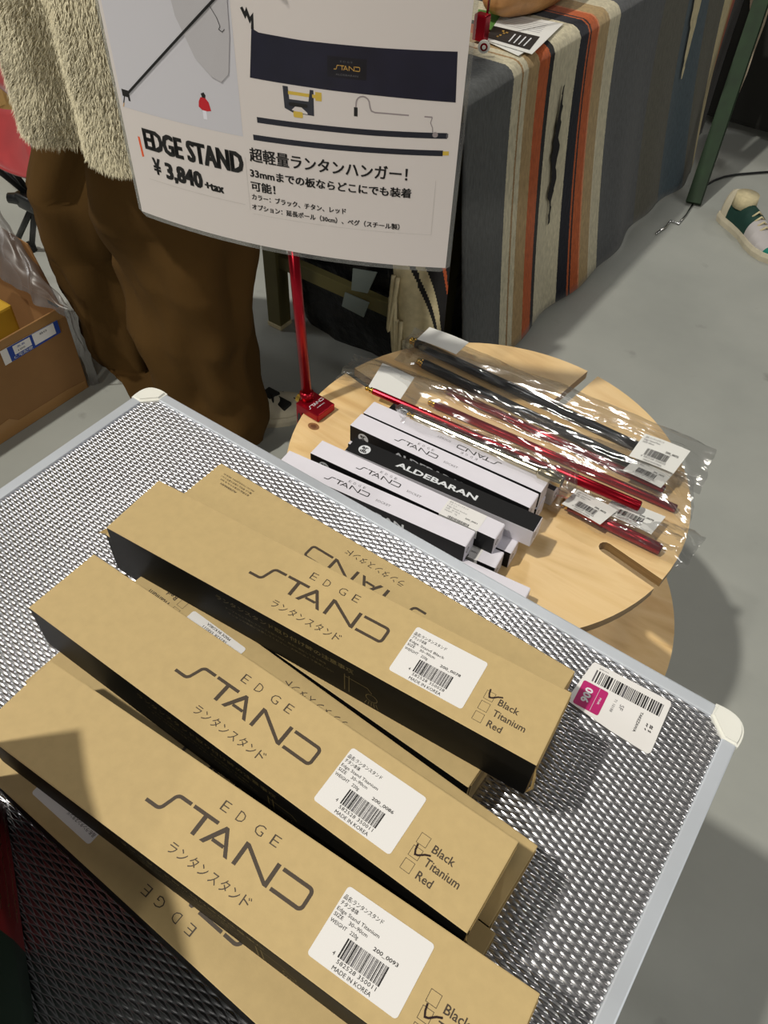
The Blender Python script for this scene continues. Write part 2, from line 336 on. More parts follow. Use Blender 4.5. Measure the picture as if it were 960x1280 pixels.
# ------------------------------------------------------------------ aluminium table
XL, XR, YB, YF = -0.616, 0.092, 0.431, -0.19
def table():
    t = thing('folding_table', 'silver aluminium folding table with diamond embossed top and white plastic corners', 'table', ((XL + XR) / 2, (YB + YF) / 2, 0))
    # embossed sheet as a height field: staggered lens-shaped bumps 13.6 x 5.5 mm pitch
    px, py = 0.0136, 0.0055; nxs, nys = 12, 12
    dx, dy = px / nxs, py / nys; x0, x1, y0, y1 = XL + 0.012, XR - 0.012, YF + 0.012, YB - 0.012
    nx = int((x1 - x0) / dx) + 1; ny = int((y1 - y0) / dy) + 1
    try:
        import numpy as np
        X, Y = np.meshgrid(x0 + np.arange(nx) * dx, y0 + np.arange(ny) * dy)
        def field(ox, oy):
            u = ((X - x0 + ox) / px) % 1.0 - 0.5; v = ((Y - y0 + oy) / py) % 1.0 - 0.5
            a = np.abs(u) * px / 0.0060; bb = np.abs(v) * py / 0.00215
            wdt = np.clip(1 - a ** 2, 0, 1); r = bb / np.maximum(wdt, 1e-3)
            return np.where((a < 1) & (r < 1), np.cos(r * np.pi / 2) ** 1.5 * np.sqrt(wdt), 0.0)
        Z = (TABLE_Z - 0.0012) + 0.00086 * np.maximum(field(0, 0), field(px / 2, py / 2))
        co = np.stack([X - t.location.x, Y - t.location.y, Z], -1).reshape(-1, 3)
        me = bpy.data.meshes.new('embossed_top'); nf = (nx - 1) * (ny - 1)
        me.vertices.add(nx * ny); me.vertices.foreach_set('co', co.ravel())
        i = np.arange(ny - 1)[:, None] * nx + np.arange(nx - 1)[None, :]
        q = np.stack([i, i + 1, i + nx + 1, i + nx], -1).reshape(-1)
        me.loops.add(nf * 4); me.loops.foreach_set('vertex_index', q)
        me.polygons.add(nf); me.polygons.foreach_set('loop_start', np.arange(nf) * 4); me.polygons.foreach_set('loop_total', np.full(nf, 4))
        me.polygons.foreach_set('use_smooth', [True] * nf)
        me.materials.append(ALU); me.update(calc_edges=True); me.validate()
    except ImportError:
        raise
    o = bpy.data.objects.new('embossed_top', me); COL.objects.link(o); o.parent = t
    m = MB(); m.box((x0, y0, TABLE_Z - 0.009), (x1, y1, TABLE_Z - 0.003), RAIL); m.build('underside_panel', t)
    # rails
    zt = TABLE_Z + 0.0015; zb = TABLE_Z - 0.026; wr = 0.0125; c = 0.026
    for a, b_ in (((XL + c, YB - wr), (XR - c, YB)), ((XL + c, YF), (XR - c, YF + wr)), ((XL, YF + c), (XL + wr, YB - c)), ((XR - wr, YF + c), (XR, YB - c))):
        m = MB(); m.box((a[0], a[1], zb), (b_[0], b_[1], zt), RAIL, 0.0016); m.build('edge_rail', t)
    for sx, sy, cx_, cy_ in ((1, 1, XR, YB), (-1, 1, XL, YB), (1, -1, XR, YF), (-1, -1, XL, YF)):
        pts = []
        for i in range(11): q = i / 10; pts.append(((1 - q) ** 2 * -0.027 + 2 * q * (1 - q) * 0.0065 + q * q * 0.0012, (1 - q) ** 2 * 0.0012 + 2 * q * (1 - q) * 0.0065 + q * q * -0.027))
        pts += [(-0.0115, -0.0275), (-0.0275, -0.0115)]
        pl = [(cx_ + sx * a, cy_ + sy * b_) for a, b_ in pts]
        if sx * sy < 0: pl = pl[::-1]
        m = MB(); bm = bmesh.new(); vb = [bm.verts.new((x, y, zb)) for x, y in pl]; f = bm.faces.new(vb)
        e = bmesh.ops.extrude_face_region(bm, geom=[f]); 
        for v in e['geom']:
            if isinstance(v, bmesh.types.BMVert): v.co.z = zt + 0.0022
        bmesh.ops.recalc_face_normals(bm, faces=bm.faces[:])
        bmesh.ops.bevel(bm, geom=[ed for ed in bm.edges if all(v.co.z > zt for v in ed.verts)], offset=0.0025, segments=3, affect='EDGES')
        bm.verts.index_update(); m.bm(bm, CAPW); m.build('corner_cap', t)
        m = MB(); lx = cx_ - sx * 0.05; ly = cy_ - sy * 0.05
        m.tube([(lx, ly, zb), (lx + sx * 0.0, ly, 0.012)], 0.0115, RAIL, 14); lg = m.build('leg', t, True)
        m = MB(); m.tube([(lx, ly, 0.02), (lx, ly, 0.0)], 0.015, BLKPL, 14); m.build('foot_cap', lg, True)
    for y in (YF + 0.05, YB - 0.05):
        m = MB(); m.tube([(XL + 0.05, y, 0.18), (XR - 0.05, y, 0.18)], 0.008, RAIL, 10); m.build('stretcher', t, True)
    return t
table()

# ------------------------------------------------------------------ kraft product boxes
BL, BW, BH = 0.3837, 0.06348, 0.0501
MM = 0.001
def sticker(parent, fn, code, line2, line3, long_no):
    """60 x 43 mm label, origin at its top-left corner, fn(x,y,k) lifts by layer"""
    m = MB(); pl = roundrect(0, -43, 59.5, 0, 2.2)
    top = [fn(x, y, 0.25) for x, y in pl]; bot = [fn(x, y, 0.05) for x, y in pl]; n = len(pl)
    m.add(top + bot, [tuple(range(n)), tuple(range(n, 2 * n))[::-1]] + [(a, n + a, n + (a + 1) % n, (a + 1) % n) for a in range(n)], STICK)
    s = m.build('label_sticker', parent)
    s['label'] = 'white rounded price label with barcode'
    f2 = lambda x, y: fn(x, y, 0.40); m = MB()
    text(m, '品名:ランタンスタンド', 1.2, -7.4, 27, 2.2, INKK, f2, 0.004)
    text(m, line2, 1.2, -11.0, 12, 2.2, INKK, f2, 0.004)
    text(m, line3, 1.2, -14.6, 29, 2.1, INKK, f2)
    text(m, 'SIZE    30~90cm', 1.2, -18.0, 23, 2.1, INKK, f2)
    text(m, 'WEIGHT   220g', 1.2, -21.8, 19, 2.1, INKK, f2)
    text(m, code, 30.5, -21.4, 16.5, 2.1, INKK, f2, 0.012)
    barcode(m, 15.5, -35.0, 43.5, -23.8, INKK, f2, 30, len(code) + 3, INKG)
    text(m, '4', 12.0, -35.4, 1.4, 2.2, INKK, f2)
    text(m, long_no, 16.5, -37.9, 26, 2.2, INKK, f2, 0.0, 1.1)
    text(m, 'MADE IN KOREA', 16, -41.8, 25.5, 2.3, INKK, f2)
    m.build('label_print', s)

def kraft_box(name, label, origin, yaw, tick='Titanium', code='200_0086', variant='A', flap=False):
    """origin = visual position of the local top-left corner (x along length, y away)"""
    t = thing(name, label, 'box', (origin[0], origin[1], origin[2] - BH), 'brown lantern stand boxes on the metal table')
    t.rotation_euler = (0, 0, R_(yaw))
    base = Vector(t.location)
    V = lambda x, y, z: base + Vector((x, y, z))
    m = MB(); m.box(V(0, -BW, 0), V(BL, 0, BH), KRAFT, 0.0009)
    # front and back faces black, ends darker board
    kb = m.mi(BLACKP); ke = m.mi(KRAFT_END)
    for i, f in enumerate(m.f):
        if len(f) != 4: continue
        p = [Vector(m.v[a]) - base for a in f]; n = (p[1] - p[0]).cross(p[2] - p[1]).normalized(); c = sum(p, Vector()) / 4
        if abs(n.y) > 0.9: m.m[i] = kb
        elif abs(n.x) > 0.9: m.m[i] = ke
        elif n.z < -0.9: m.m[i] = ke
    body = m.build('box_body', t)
    # tuck flaps at both ends
    for sx, x in ((1, BL), (-1, 0.0)):
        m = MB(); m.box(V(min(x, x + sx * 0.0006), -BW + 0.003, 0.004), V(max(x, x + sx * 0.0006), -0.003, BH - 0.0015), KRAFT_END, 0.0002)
        o = m.build('tuck_flap', t)
    if flap:
        m = MB(); m.quad(V(BL, -BW * 0.5, BH - 0.001), V(BL, -0.002, BH - 0.001), V(BL + 0.016, -0.002, BH - 0.012), V(BL + 0.012, -BW * 0.5, BH - 0.016), KRAFT_END)
        m.build('loose_flap', t)
    m = MB()   # curled glue tab seen at the lower end corner
    m.tube([V(BL + 0.0004, -BW + 0.001, 0.004), V(BL + 0.003, -BW - 0.0005, 0.018), V(BL + 0.0018, -BW, 0.034), V(BL, -BW + 0.001, 0.045)], [0.0004, 0.0012, 0.001, 0.0003], KRAFT_END, 6)
    m.build('glue_tab', t)
    fT = lambda x, y, k=0.12: tuple(V(x * MM, y * MM, BH + k * MM))
    m = MB()
    logo(m, 126, -38.4, 122, 15.4, INK, fT)
    for ch, x in zip('EDGE', (168.9, 181.2, 195.3, 208.0)):
        text(m, ch, x, -16.9, 5.4 if ch != 'G' else 6.4, 6.6, INK, fT, -0.012)
    for i, ch in enumerate('ランタンスタンド'): text(m, ch, 158 + i * 8.05, -53.8, 5.6, 5.6 if ch != 'ン' else 5.6, INK, fT, 0.0)
    m.build('brand_print', t); m = MB()
    if variant == 'A':
        for k, (wd_, tw) in enumerate((('Black', 15.6), ('Titanium', 24.5), ('Red', 10.8))):
            y = -30.2 - k * 9.2
            frame2(m, 331.2, y - 7.2, 338.2, y, 0.28, INK, fT); text(m, wd_, 342.2, y - 7.0, tw, 5.3, INK, fT, 0.012)
    else:
        text(m, 'ALDEBARAN', 345, -44.5, 20, 2.2, INK, fT, 0.02)
        text(m, '東京都品川区東大井 Ph 76 7602', 333, -48.5, 36, 1.7, INK, fT)
        text(m, '輸入元 発売元 大阪府大東市 3-16-1', 333, -52.0, 38, 1.7, INK, fT)
        text(m, 'MACHO TOOL(K)JAPAN  MADE IN', 333, -55.5, 38, 1.7, INK, fT)
    m.build('tick_box_print' if variant == 'A' else 'address_print', t)
    # black side with faint ochre print
    fF = lambda x, z: tuple(V(x * MM, -BW - 0.00012, z * MM)); m = MB()
    text(m, 'ランタンスタンド取り付け時の注意事項', 112, 36, 128, 4.6, GOLDINK, fF, 0.01)
    text(m, 'テーブルなどの板にクランプを取り付け、確実に固定してから使用', 120, 28, 95, 2.0, GOLDINK, fF)
    text(m, 'ランタンの重量に注意してください。火気の近くで使用しない', 122, 22, 100, 2.0, GOLDINK, fF)
    ribbon(m, [(232, 30), (232, 6)], 0.8, GOLDINK, fF); ribbon(m, [(236, 30), (236, 6)], 0.8, GOLDINK, fF); ribbon(m, [(232, 27), (252, 27), (256, 22)], 0.8, GOLDINK, fF)
    ribbon(m, arc(256, 15, 5, 0, 360, 12), 0.7, GOLDINK, fF)
    for k in range(5): ribbon(m, [(252 + k * 2, 9), (250 + k * 3, 3)], 0.6, GOLDINK, fF)
    m.build('side_print', t)
    if variant == 'A':
        sticker(t, lambda x, y, k: fT(263 + x, -10.6 + y, k), code, 'ブラック本体' if tick == 'Black' else 'チタン本体', 'Edge Stand ' + tick, '582528 350028' if tick == 'Black' else '582528 350011')
        m = MB(); k = {'Black': 0, 'Titanium': 1, 'Red': 2}[tick]; y = -30.2 - k * 9.2
        ribbon(m, [(333.0, y + 1.8), (333.6, y - 2.0), (334.8, y - 4.6), (336.8, y - 4.0), (340.2, y - 1.2), (343.4, y + 0.2)], 1.15, PEN, lambda x, y_: fT(x, y_, 0.2))
        m.build('pen_tick', t)
    return t
def at80(px, py, z=0.8002): p = P(px, py, z); return (p.x, p.y, z)
Z2, Z1 = TABLE_Z + 2 * BH + 0.0004, TABLE_Z + BH + 0.0002
b1 = kraft_box('product_box', 'brown cardboard box with the Black box ticked, uppermost and nearest the round table', (-0.415, 0.276, Z2), 4.59, 'Black', '200_0078')
b2 = kraft_box('product_box', 'brown cardboard box with Titanium ticked, label ending 0086, middle one of the upper three', (-0.3968, 0.1885, Z2), 0.756, 'Titanium', '200_0086')
b3 = kraft_box('product_box', 'brown cardboard box with Titanium ticked, label ending 0093, bottom of the upper three', (-0.3465, 0.1058, Z2), 3.4, 'Titanium', '200_0093')
def flipped(name, label, back_right, yaw, **k):    # box turned end for end: its local origin is the visual front-right corner
    a = R_(yaw); u = Vector((math.cos(a), math.sin(a))); v = Vector((-math.sin(a), math.cos(a)))
    o = Vector(back_right) - v * BW
    return kraft_box(name, label, (o.x, o.y, Z1), yaw + 180, **k)
flipped('product_box', 'upside-down brown box sticking out behind the Black-ticked box, no label on it', (-0.0423, 0.3562), 0.0, variant='B')
flipped('product_box', 'brown box in the lower layer, only a wedge showing between the two upper boxes', (-0.0615, 0.2878), -0.6, tick='Red', code='200_0093', flap=True)
flipped('product_box', 'upside-down brown box under the middle Titanium box, label strip showing at its left', (-0.0024, 0.2184), -1.5, code='200_0086')
flipped('product_box', 'upside-down brown box at the bottom left of the pile, front edge over bare metal', (0.0150, 0.0915), -0.2, code='200_0086')
flipped('product_box', 'brown box in the lower layer, only its right end corner showing beside the bare metal', (0.0014, 0.1545), -0.2, variant='B')

# ------------------------------------------------------------------ tag sticker on the table
def table_tag():
    z = TABLE_Z + 0.0006
    a, b_, d = P(742, 827, z), P(840, 878, z), P(812, 944, z)
    ux = (b_ - a).normalized(); wdt = (b_ - a).length; uy = (d - b_); uy = (uy - ux * uy.dot(ux)); hgt = uy.length; uy.normalize()
    fn = lambda x, y, k=0: tuple(a + ux * (x * wdt / 100) + uy * (y * hgt / 70) + Vector((0, 0, k * MM)))
    m = MB(); pl = [(2, 0), (30, 3), (55, 9), (98, 2), (100, 5), (99, 66), (96, 70), (60, 62), (30, 66), (-6, 56), (-8, 52), (0, 3)]
    pl = [(2, 0), (98, 0), (100, 3), (100, 67), (97, 70), (50, 67), (-4, 60), (-7, 56), (0, 3)]
    n = len(pl); m.add([fn(x, y, 0.35) for x, y in pl] + [fn(x, y, 0) for x, y in pl], [tuple(range(n)), tuple(range(n, 2 * n))[::-1]] + [(i, n + i, n + (i + 1) % n, (i + 1) % n) for i in range(n)], STICK)
    t = m.build('baggage_label', None, at=fn(50, 35)); tag(t, 'white baggage tag label with magenta 006 square stuck on the metal tabletop', 'label')
    t.location = fn(50, 35)
    me = MB(); f1 = lambda x, y: fn(x, y, 0.5); f2 = lambda x, y: fn(x, y, 0.62)
    barcode(me, 8, 8, 94, 24, INKK, f1, 34, 5, INKG)
    text(me, 'Shipment', 10, 4.2, 12, 1.6, INKG, f1)
    # lettering reads sideways (top towards the right-hand side)
    def side(x, y): return lambda u, v: f1(x + v, y + u)
    text(me, 'TAKEZAWA', 0, 0, 26, 3.2, INKK, side(73, 29), 0.02)
    text(me, 'SF', 0, 0, 6.5, 5, INKG, side(49, 33))
    text(me, '71 10188', 0, 0, 17, 3.2, INKG, side(41, 30))
    for r_ in range(5):
        for c_ in range(5):
            if (r_ * 3 + c_ * 5 + r_ * c_) % 3: ribbon(me, [(84 + r_ * 2, 36 + c_ * 2.2), (85.6 + r_ * 2, 37.8 + c_ * 2.2)], 1.2, INKK, f1)
    me.build('label_print', t)
    me = MB(); poly(me, roundrect(0, 27, 32, 59, 2.5), MAGENTA, f1); q = me.build('magenta_square', t); q['label'] = 'magenta square with white 006'
    me = MB(); text(me, '006', 0, 0, 19, 9.5, WHITEP, lambda u, v: f2(6 + v, 33 + u), 0.035); text(me, 'PINK', 0, 0, 9, 2.4, WHITEP, lambda u, v: f2(25 + v, 38 + u), 0.01)
    rect(me, 21, 28, 21.4, 58, WHITEP, f2); me.build('number_print', q)
table_tag()

# ------------------------------------------------------------------ printed paper bag at the near left corner
def carrier_bag():
    a = Vector((-0.3430, 0.0258)); d = Vector((0.156, -0.091)).normalized(); n = Vector((-d.y, d.x)) * -1   # n points away from the boxes
    if n.x > 0: n = -n
    n = Vector((-abs(d.y), -abs(d.x)))
    L_, D_, H_ = 0.215, 0.085, 0.255; z0 = TABLE_Z + 0.001
    t = thing('carrier_bag', 'red and dark green paper carrier bag with gold lettering standing at the table left corner', 'bag', (a.x, a.y, z0))
    def W(u, v, z): q = a + d * u + n * v; return (q.x, q.y, z)
    m = MB(); zs = [z0, z0 + 0.03, z0 + 0.13, z0 + H_]; tp = 0.0
    for i in range(3):
        za, zb_ = zs[i], zs[i + 1]
        for (u0, v0), (u1, v1) in (((0, 0), (L_, 0)), ((L_, 0), (L_, D_)), ((L_, D_), (0, D_)), ((0, D_), (0, 0))):
            us = [u0 + (u1 - u0) * k / 6 for k in range(7)]; vs = [v0 + (v1 - v0) * k / 6 for k in range(7)]
            for k in range(6):
                mk = BAGGREEN if (u0 > 0.1 and u1 > 0.1) or (v0 == v1 == 0 and k >= 3) or (v0 == v1 == D_ and k < 3) else BAGRED
                w_ = lambda q: 0.002 * math.sin(q * 40)
                m.quad(W(us[k], vs[k] + w_(us[k]) * (i > 0), za), W(us[k + 1], vs[k + 1] + w_(us[k + 1]) * (i > 0), za), W(us[k + 1], vs[k + 1] + w_(us[k + 1]), zb_), W(us[k], vs[k] + w_(us[k]), zb_), mk)
    m.quad(W(0, 0, z0), W(L_, 0, z0), W(L_, D_, z0), W(0, D_, z0), BAGGREEN)
    m.build('bag_body', t)
    m = MB()
    for r_, (s_, x, wd_) in enumerate((('SPECIAL', 0.015, 0.06), ('SELECTION', 0.012, 0.07), ('GIFT', 0.02, 0.04))):
        pass
    for r_ in range(4):
        pts = []; rr = random.Random(r_)
        for k in range(40): pts.append((0.008 + k * 0.0022, 0.018 + r_ * 0.016 + rr.uniform(-0.002, 0.002)))
        ribbon(m, pts, 0.0014, GOLD, lambda u, z: W(u, -0.0025, z0 + z))
    g = m.build('gold_print', t); g['label'] = 'worn gold lettering'
carrier_bag()

# ------------------------------------------------------------------ round wooden table with slots
SCN = Vector((-0.316, 0.746)); SR = 0.288
def round_table():
    t = thing('round_wooden_table', 'round pale pine plywood table with radial slots and a lower disc', 'table', (SCN.x, SCN.y, 0))
    q1 = P(823, 730, STOOL_Z).xy - SCN; a1 = math.atan2(q1.y, q1.x); in1 = (P(758, 684, STOOL_Z).xy - SCN).length
    q2 = P(741, 467, STOOL_Z).xy - SCN; a2 = math.atan2(q2.y, q2.x); in2 = (P(716, 497, STOOL_Z).xy - SCN).length
    slots = sorted([(a1 % 6.28318, in1), (a2 % 6.28318, 0.19), ((a1 + math.pi) % 6.28318, in1), ((a2 + math.pi) % 6.28318, 0.19)])
    hw = 0.0095; pts = []
    for k, (a, ri) in enumerate(slots):
        c, s_ = math.cos(a), math.sin(a); da = math.asin(hw / SR)
        W = lambda r, o: (SCN.x + c * r - s_ * o, SCN.y + s_ * r + c * o)
        pts.append(W(SR * math.cos(da), -hw))
        for i in range(7): b = -math.pi / 2 + math.pi * i / 6; pts.append(W(ri - hw * math.cos(b) * 1, hw * math.sin(b)))
        pts.append(W(SR * math.cos(da), hw))
        nx_ = slots[(k + 1) % 4][0]; e = nx_ if nx_ > a else nx_ + 2 * math.pi
        n = 22
        for i in range(1, n): b = a + da + (e - a - 2 * da) * i / n; pts.append((SCN.x + SR * math.cos(b), SCN.y + SR * math.sin(b)))
    m = MB(); m.prism(pts, STOOL_Z - 0.015, STOOL_Z, WOOD, WOODE); top = m.build('table_top', t)
    kp = P(392, 533, STOOL_Z); m = MB()
    m.prism([(kp.x + 0.0095 * math.cos(a), kp.y + 0.007 * math.sin(a)) for a in [i * math.pi / 8 for i in range(16)]], STOOL_Z, STOOL_Z + 0.0002, KNOT)
    m.prism([(kp.x + 0.005 * math.cos(a), kp.y + 0.0036 * math.sin(a)) for a in [i * math.pi / 8 for i in range(16)]], STOOL_Z + 0.0002, STOOL_Z + 0.0003, KNOTC)
    m.build('wood_knot', top)
    m = MB(); m.prism([(SCN.x + 0.352 * math.cos(i * math.pi / 48), SCN.y + 0.352 * math.sin(i * math.pi / 48)) for i in range(96)], 0.205, 0.22, WOOD, WOODE); m.build('lower_disc', t)
    for a in (a1, a2):
        c, s_ = math.cos(a), math.sin(a); W = lambda r, o: (SCN.x + c * r - s_ * o, SCN.y + s_ * r + c * o)
        m = MB(); m.prism([W(-0.2, -0.007), W(0.2, -0.007), W(0.2, 0.007), W(-0.2, 0.007)], 0.22, STOOL_Z - 0.015, WOOD); m.build('cross_panel', t)
    for k in range(4):
        a = R_(-10) + k * math.pi / 2; x, y = SCN.x + 0.325 * math.cos(a), SCN.y + 0.325 * math.sin(a)
        m = MB(); m.tube([(x, y, 0.205), (x, y, 0.09)], 0.018, BLKPL, 12); m.tube([(x, y - 0.016, 0.045), (x, y + 0.016, 0.045)], 0.045, RUB, 20); m.build('castor', t, True)
round_table()

# ------------------------------------------------------------------ socket boxes on the round table
QL, QW, QH = 0.274, 0.0289, 0.0295
def disc(m, cx_, cy_, r, mt, fn, n=20): poly(m, [(cx_ + r * math.cos(2 * math.pi * i / n), cy_ + r * math.sin(2 * math.pi * i / n)) for i in range(n)], mt, fn)
def round_logo(m, x, y, r, f1, f2):
    disc(m, x, y, r, WHITEP, f1)
    text(m, 'ar', x - r * 0.62, y + r * 0.08, r * 1.1, r * 0.72, INKK, f2, 0.04); text(m, 'db', x - r * 0.62, y - r * 0.72, r * 1.2, r * 0.72, INKK, f2, 0.04)
def socket_box(label, back_left, back_right, ztop, face='white', flip=False, stick=False, shift=0.0, plain=False):
    A, B = P(*back_left, ztop), P(*back_right, ztop); u = (B - A).normalized(); yaw = math.atan2(u.y, u.x)
    A = B - u * QL; v = Vector((-u.y, u.x, 0)); 
    o = A if not flip else B - v * QW
    ang = yaw + (math.pi if flip else 0)
    t = thing('socket_box', label, 'box', (o.x, o.y, ztop - QH), 'small socket boxes on the round wooden table'); t.rotation_euler = (0, 0, ang)
    base = Vector(t.location); V = lambda x, y, z: base + Vector((x, y, z))
    m = MB(); m.box(V(0, -QW, 0), V(QL, 0, QH), WHITEC, 0.0004); kb = m.mi(BLACKC)
    for i, f in enumerate(m.f):
        if len(f) != 4: continue
        p = [Vector(m.v[a]) for a in f]; n = (p[1] - p[0]).cross(p[2] - p[1]).normalized()
        if (face == 'white' and abs(n.y) > 0.9) or (face == 'black' and n.z > 0.9): m.m[i] = kb
    m.build('box_body', t)
    m = MB(); m.box(V(QL, -QW + 0.001, 0.001), V(QL + 0.0007, -0.001, QH - 0.0006), WHITEC, 0.0001); fl = m.build('end_flap', t)
    m = MB(); f0 = lambda x, y: tuple(V(QL + 0.0008, x * MM, y * MM)); f1 = lambda x, y: tuple(V(QL + 0.0009, x * MM, y * MM))
    disc(m, -20, 15, 4.2, INKK, f0); disc(m, -20, 15, 2.9, WHITEC, f1); ribbon(m, [(-21.5, 15), (-18.5, 16)], 1.2, INKK, lambda x, y: tuple(V(QL + 0.001, x * MM, y * MM))); m.build('end_mark', fl)
    top = lambda x, y, k=0.12: tuple(V(x * MM, y * MM, QH + k * MM)); fr = lambda x, y, k=0.12: tuple(V(x * MM, -QW - k * MM, y * MM))
    fw, fb = (top, fr) if face == 'white' else (fr, top)
    yo = 0 if face == 'white' else 30
    if not plain:
        m = MB(); g = lambda x, y: fw(x, y + yo)
        logo(m, 66, -19.5, 66, 7.6, INKK, g, 0.17)
        for ch, x in zip('EDGE', (97, 104, 111.5, 118.5)): text(m, ch, x, -9.0, 3.4, 3.6, INKG, g)
        text(m, 'SOCKET', 143, -19.5, 21, 3.4, INKG, g); m.build('brand_print', t)
    m = MB(); g = (lambda x, y: fb(x, y)) if face == 'white' else (lambda x, y: fb(x, y - 30)); g2 = (lambda x, y: fb(x, y, 0.2)) if face == 'white' else (lambda x, y: fb(x, y - 30, 0.2))
    round_logo(m, 22, 15.5, 8.3, g, g2)
    mk = m.build('round_mark', t)
    m = MB(); text(m, 'ALDEBARAN', 72, 10.5, 118, 9.0, WHITEP, g, 0.03); m.build('maker_print', t)
    if stick:
        m = MB(); poly(m, roundrect(196, -29.8, 250, -0.4, 1), STICK, lambda x, y: top(x, y, 0.18)); rect(m, 196, 14, 250, 29.6, STICK, lambda x, y: fr(x, y, 0.2)); s_ = m.build('label_sticker', t)
        m = MB(); f2 = lambda x, y: top(x, y, 0.3)
        for k, (tx, wd_) in enumerate((('品名:ランタンスタンド', 26), ('ソケット', 12), ('Edge Stand Socket', 28), ('SIZE   30~90cm', 20), ('WEIGHT    73g', 18))): text(m, tx, 199, -5.0 - k * 3.9, wd_, 2.0, INKG, f2)
        text(m, '200_0001', 228, -20, 17, 2.4, INKK, f2, 0.02); barcode(m, 208, -29.6, 238, -25.5, INKK, f2, 26, 4); m.build('label_print', s_)
    return t
UZ, LZ = STOOL_Z + 2 * QH + 0.0004, STOOL_Z + QH + 0.0002
socket_box('white socket box with upside-down print, rearmost on the top layer of the stack', (468, 502), (687.7, 599), UZ, flip=True)
socket_box('white socket box with upright print in front of the upside-down one', (449, 515.6), (673.5, 617.5), UZ)
socket_box('socket box turned to show its black face with white lettering on top', (446, 547), (678, 646), UZ, 'black')
socket_box('white socket box with a pale sticker, in front of the black-topped one', (396.5, 547.5), (631, 655), UZ, stick=True)
socket_box('white socket box nearest the metal table on the top layer', (360.5, 562.5), (594.0, 664.0), UZ)
socket_box('lower white socket box with sticker, right end showing beneath the front pair', (396, 588.5), (630.0, 690.5), LZ, stick=True)
socket_box('lower white socket box, end showing under the black-topped box', (415, 570), (649.5, 673.0), LZ)
socket_box('plain white socket box lying lowest, half hidden by the metal table rail', (429, 630), (663, 735), LZ, plain=True)
socket_box('black-topped socket box with round mark, lying behind under the champagne pole', (497, 503.5), (704, 598), LZ, 'black')
socket_box('lower socket box under the rearmost upside-down one, barely showing', (470, 525), (682, 620), LZ)
socket_box('lower socket box under the upright white one, barely showing', (452, 541), (668, 637), LZ)

# ------------------------------------------------------------------ poles, clear sleeves and paper labels
def pole(name, label, a, b, za, zb_, r, mt, tip='a', thick=None, mt2=None):
    A, B = P(*a, za), P(*b, zb_); t = thing(name, label, 'pole', tuple(A), 'spare lantern poles on the round wooden table')
    d = (B - A).normalized(); m = MB()
    if thick:
        C = A + (B - A) * thick
        m.tube([A, C], r, mt, 16); m.build('thin_tube', t, False); m = MB(); m.tube([C - d * 0.004, C, B - d * 0.001, B], [r, r * 1.55, r * 1.55, r * 1.4], mt, 18); m.build('thick_tube', t, True)
    else:
        m.tube([A, B], r, mt, 16); m.build('tube', t, True)
    m = MB(); m.tube([A - d * 0.013, A - d * 0.012, A - d * 0.009, A - d * 0.0085, A - d * 0.006, A - d * 0.0055, A], [r * 0.5, r * 0.75, r * 0.75, r * 0.55, r * 0.55, r * 0.9, r * 0.9], GOLD, 14); q = m.build('brass_tip', t, True); q['label'] = 'brass screw tip'
    m = MB(); m.tube([B - d * 0.0005, B + d * 0.0006], r * (1.2 if thick else 0.8), BLKPL, 14); m.build('end_plug', t)
    return t
pole('red_pole', 'slim red pole with brass tip lying across the black-topped box, thick right end', (467, 489), (800, 633), 0.5600, 0.5335, 0.0048, RED, thick=0.70)
pole('black_pole', 'black pole with brass tip at the back of the pile', (521, 429), (800, 560), 0.5085, 0.5085, 0.0078, BLKROD)
pole('black_pole', 'black pole with brass tip in front of the rearmost black one', (530, 455), (806, 588), 0.5085, 0.5085, 0.0078, BLKROD)
pole('red_pole', 'red pole showing thinly right below the black poles', (560, 488), (830, 612), 0.5065, 0.5065, 0.006, RED)
pole('red_pole', 'red pole blurred under crumpled clear film, left of the black poles', (545, 506), (845, 636), 0.5065, 0.5065, 0.006, RED)
pole('red_pole', 'short visible red pole end beside the table slot, below the two barcode labels', (712, 632), (826, 687), 0.5085, 0.5085, 0.0080, RED)
tp = pole('champagne_pole', 'champagne coloured metal pole along the rearmost white socket box', (519, 522), (703, 602), 0.5600, 0.5640, 0.0060, TITAN, thick=0.86)

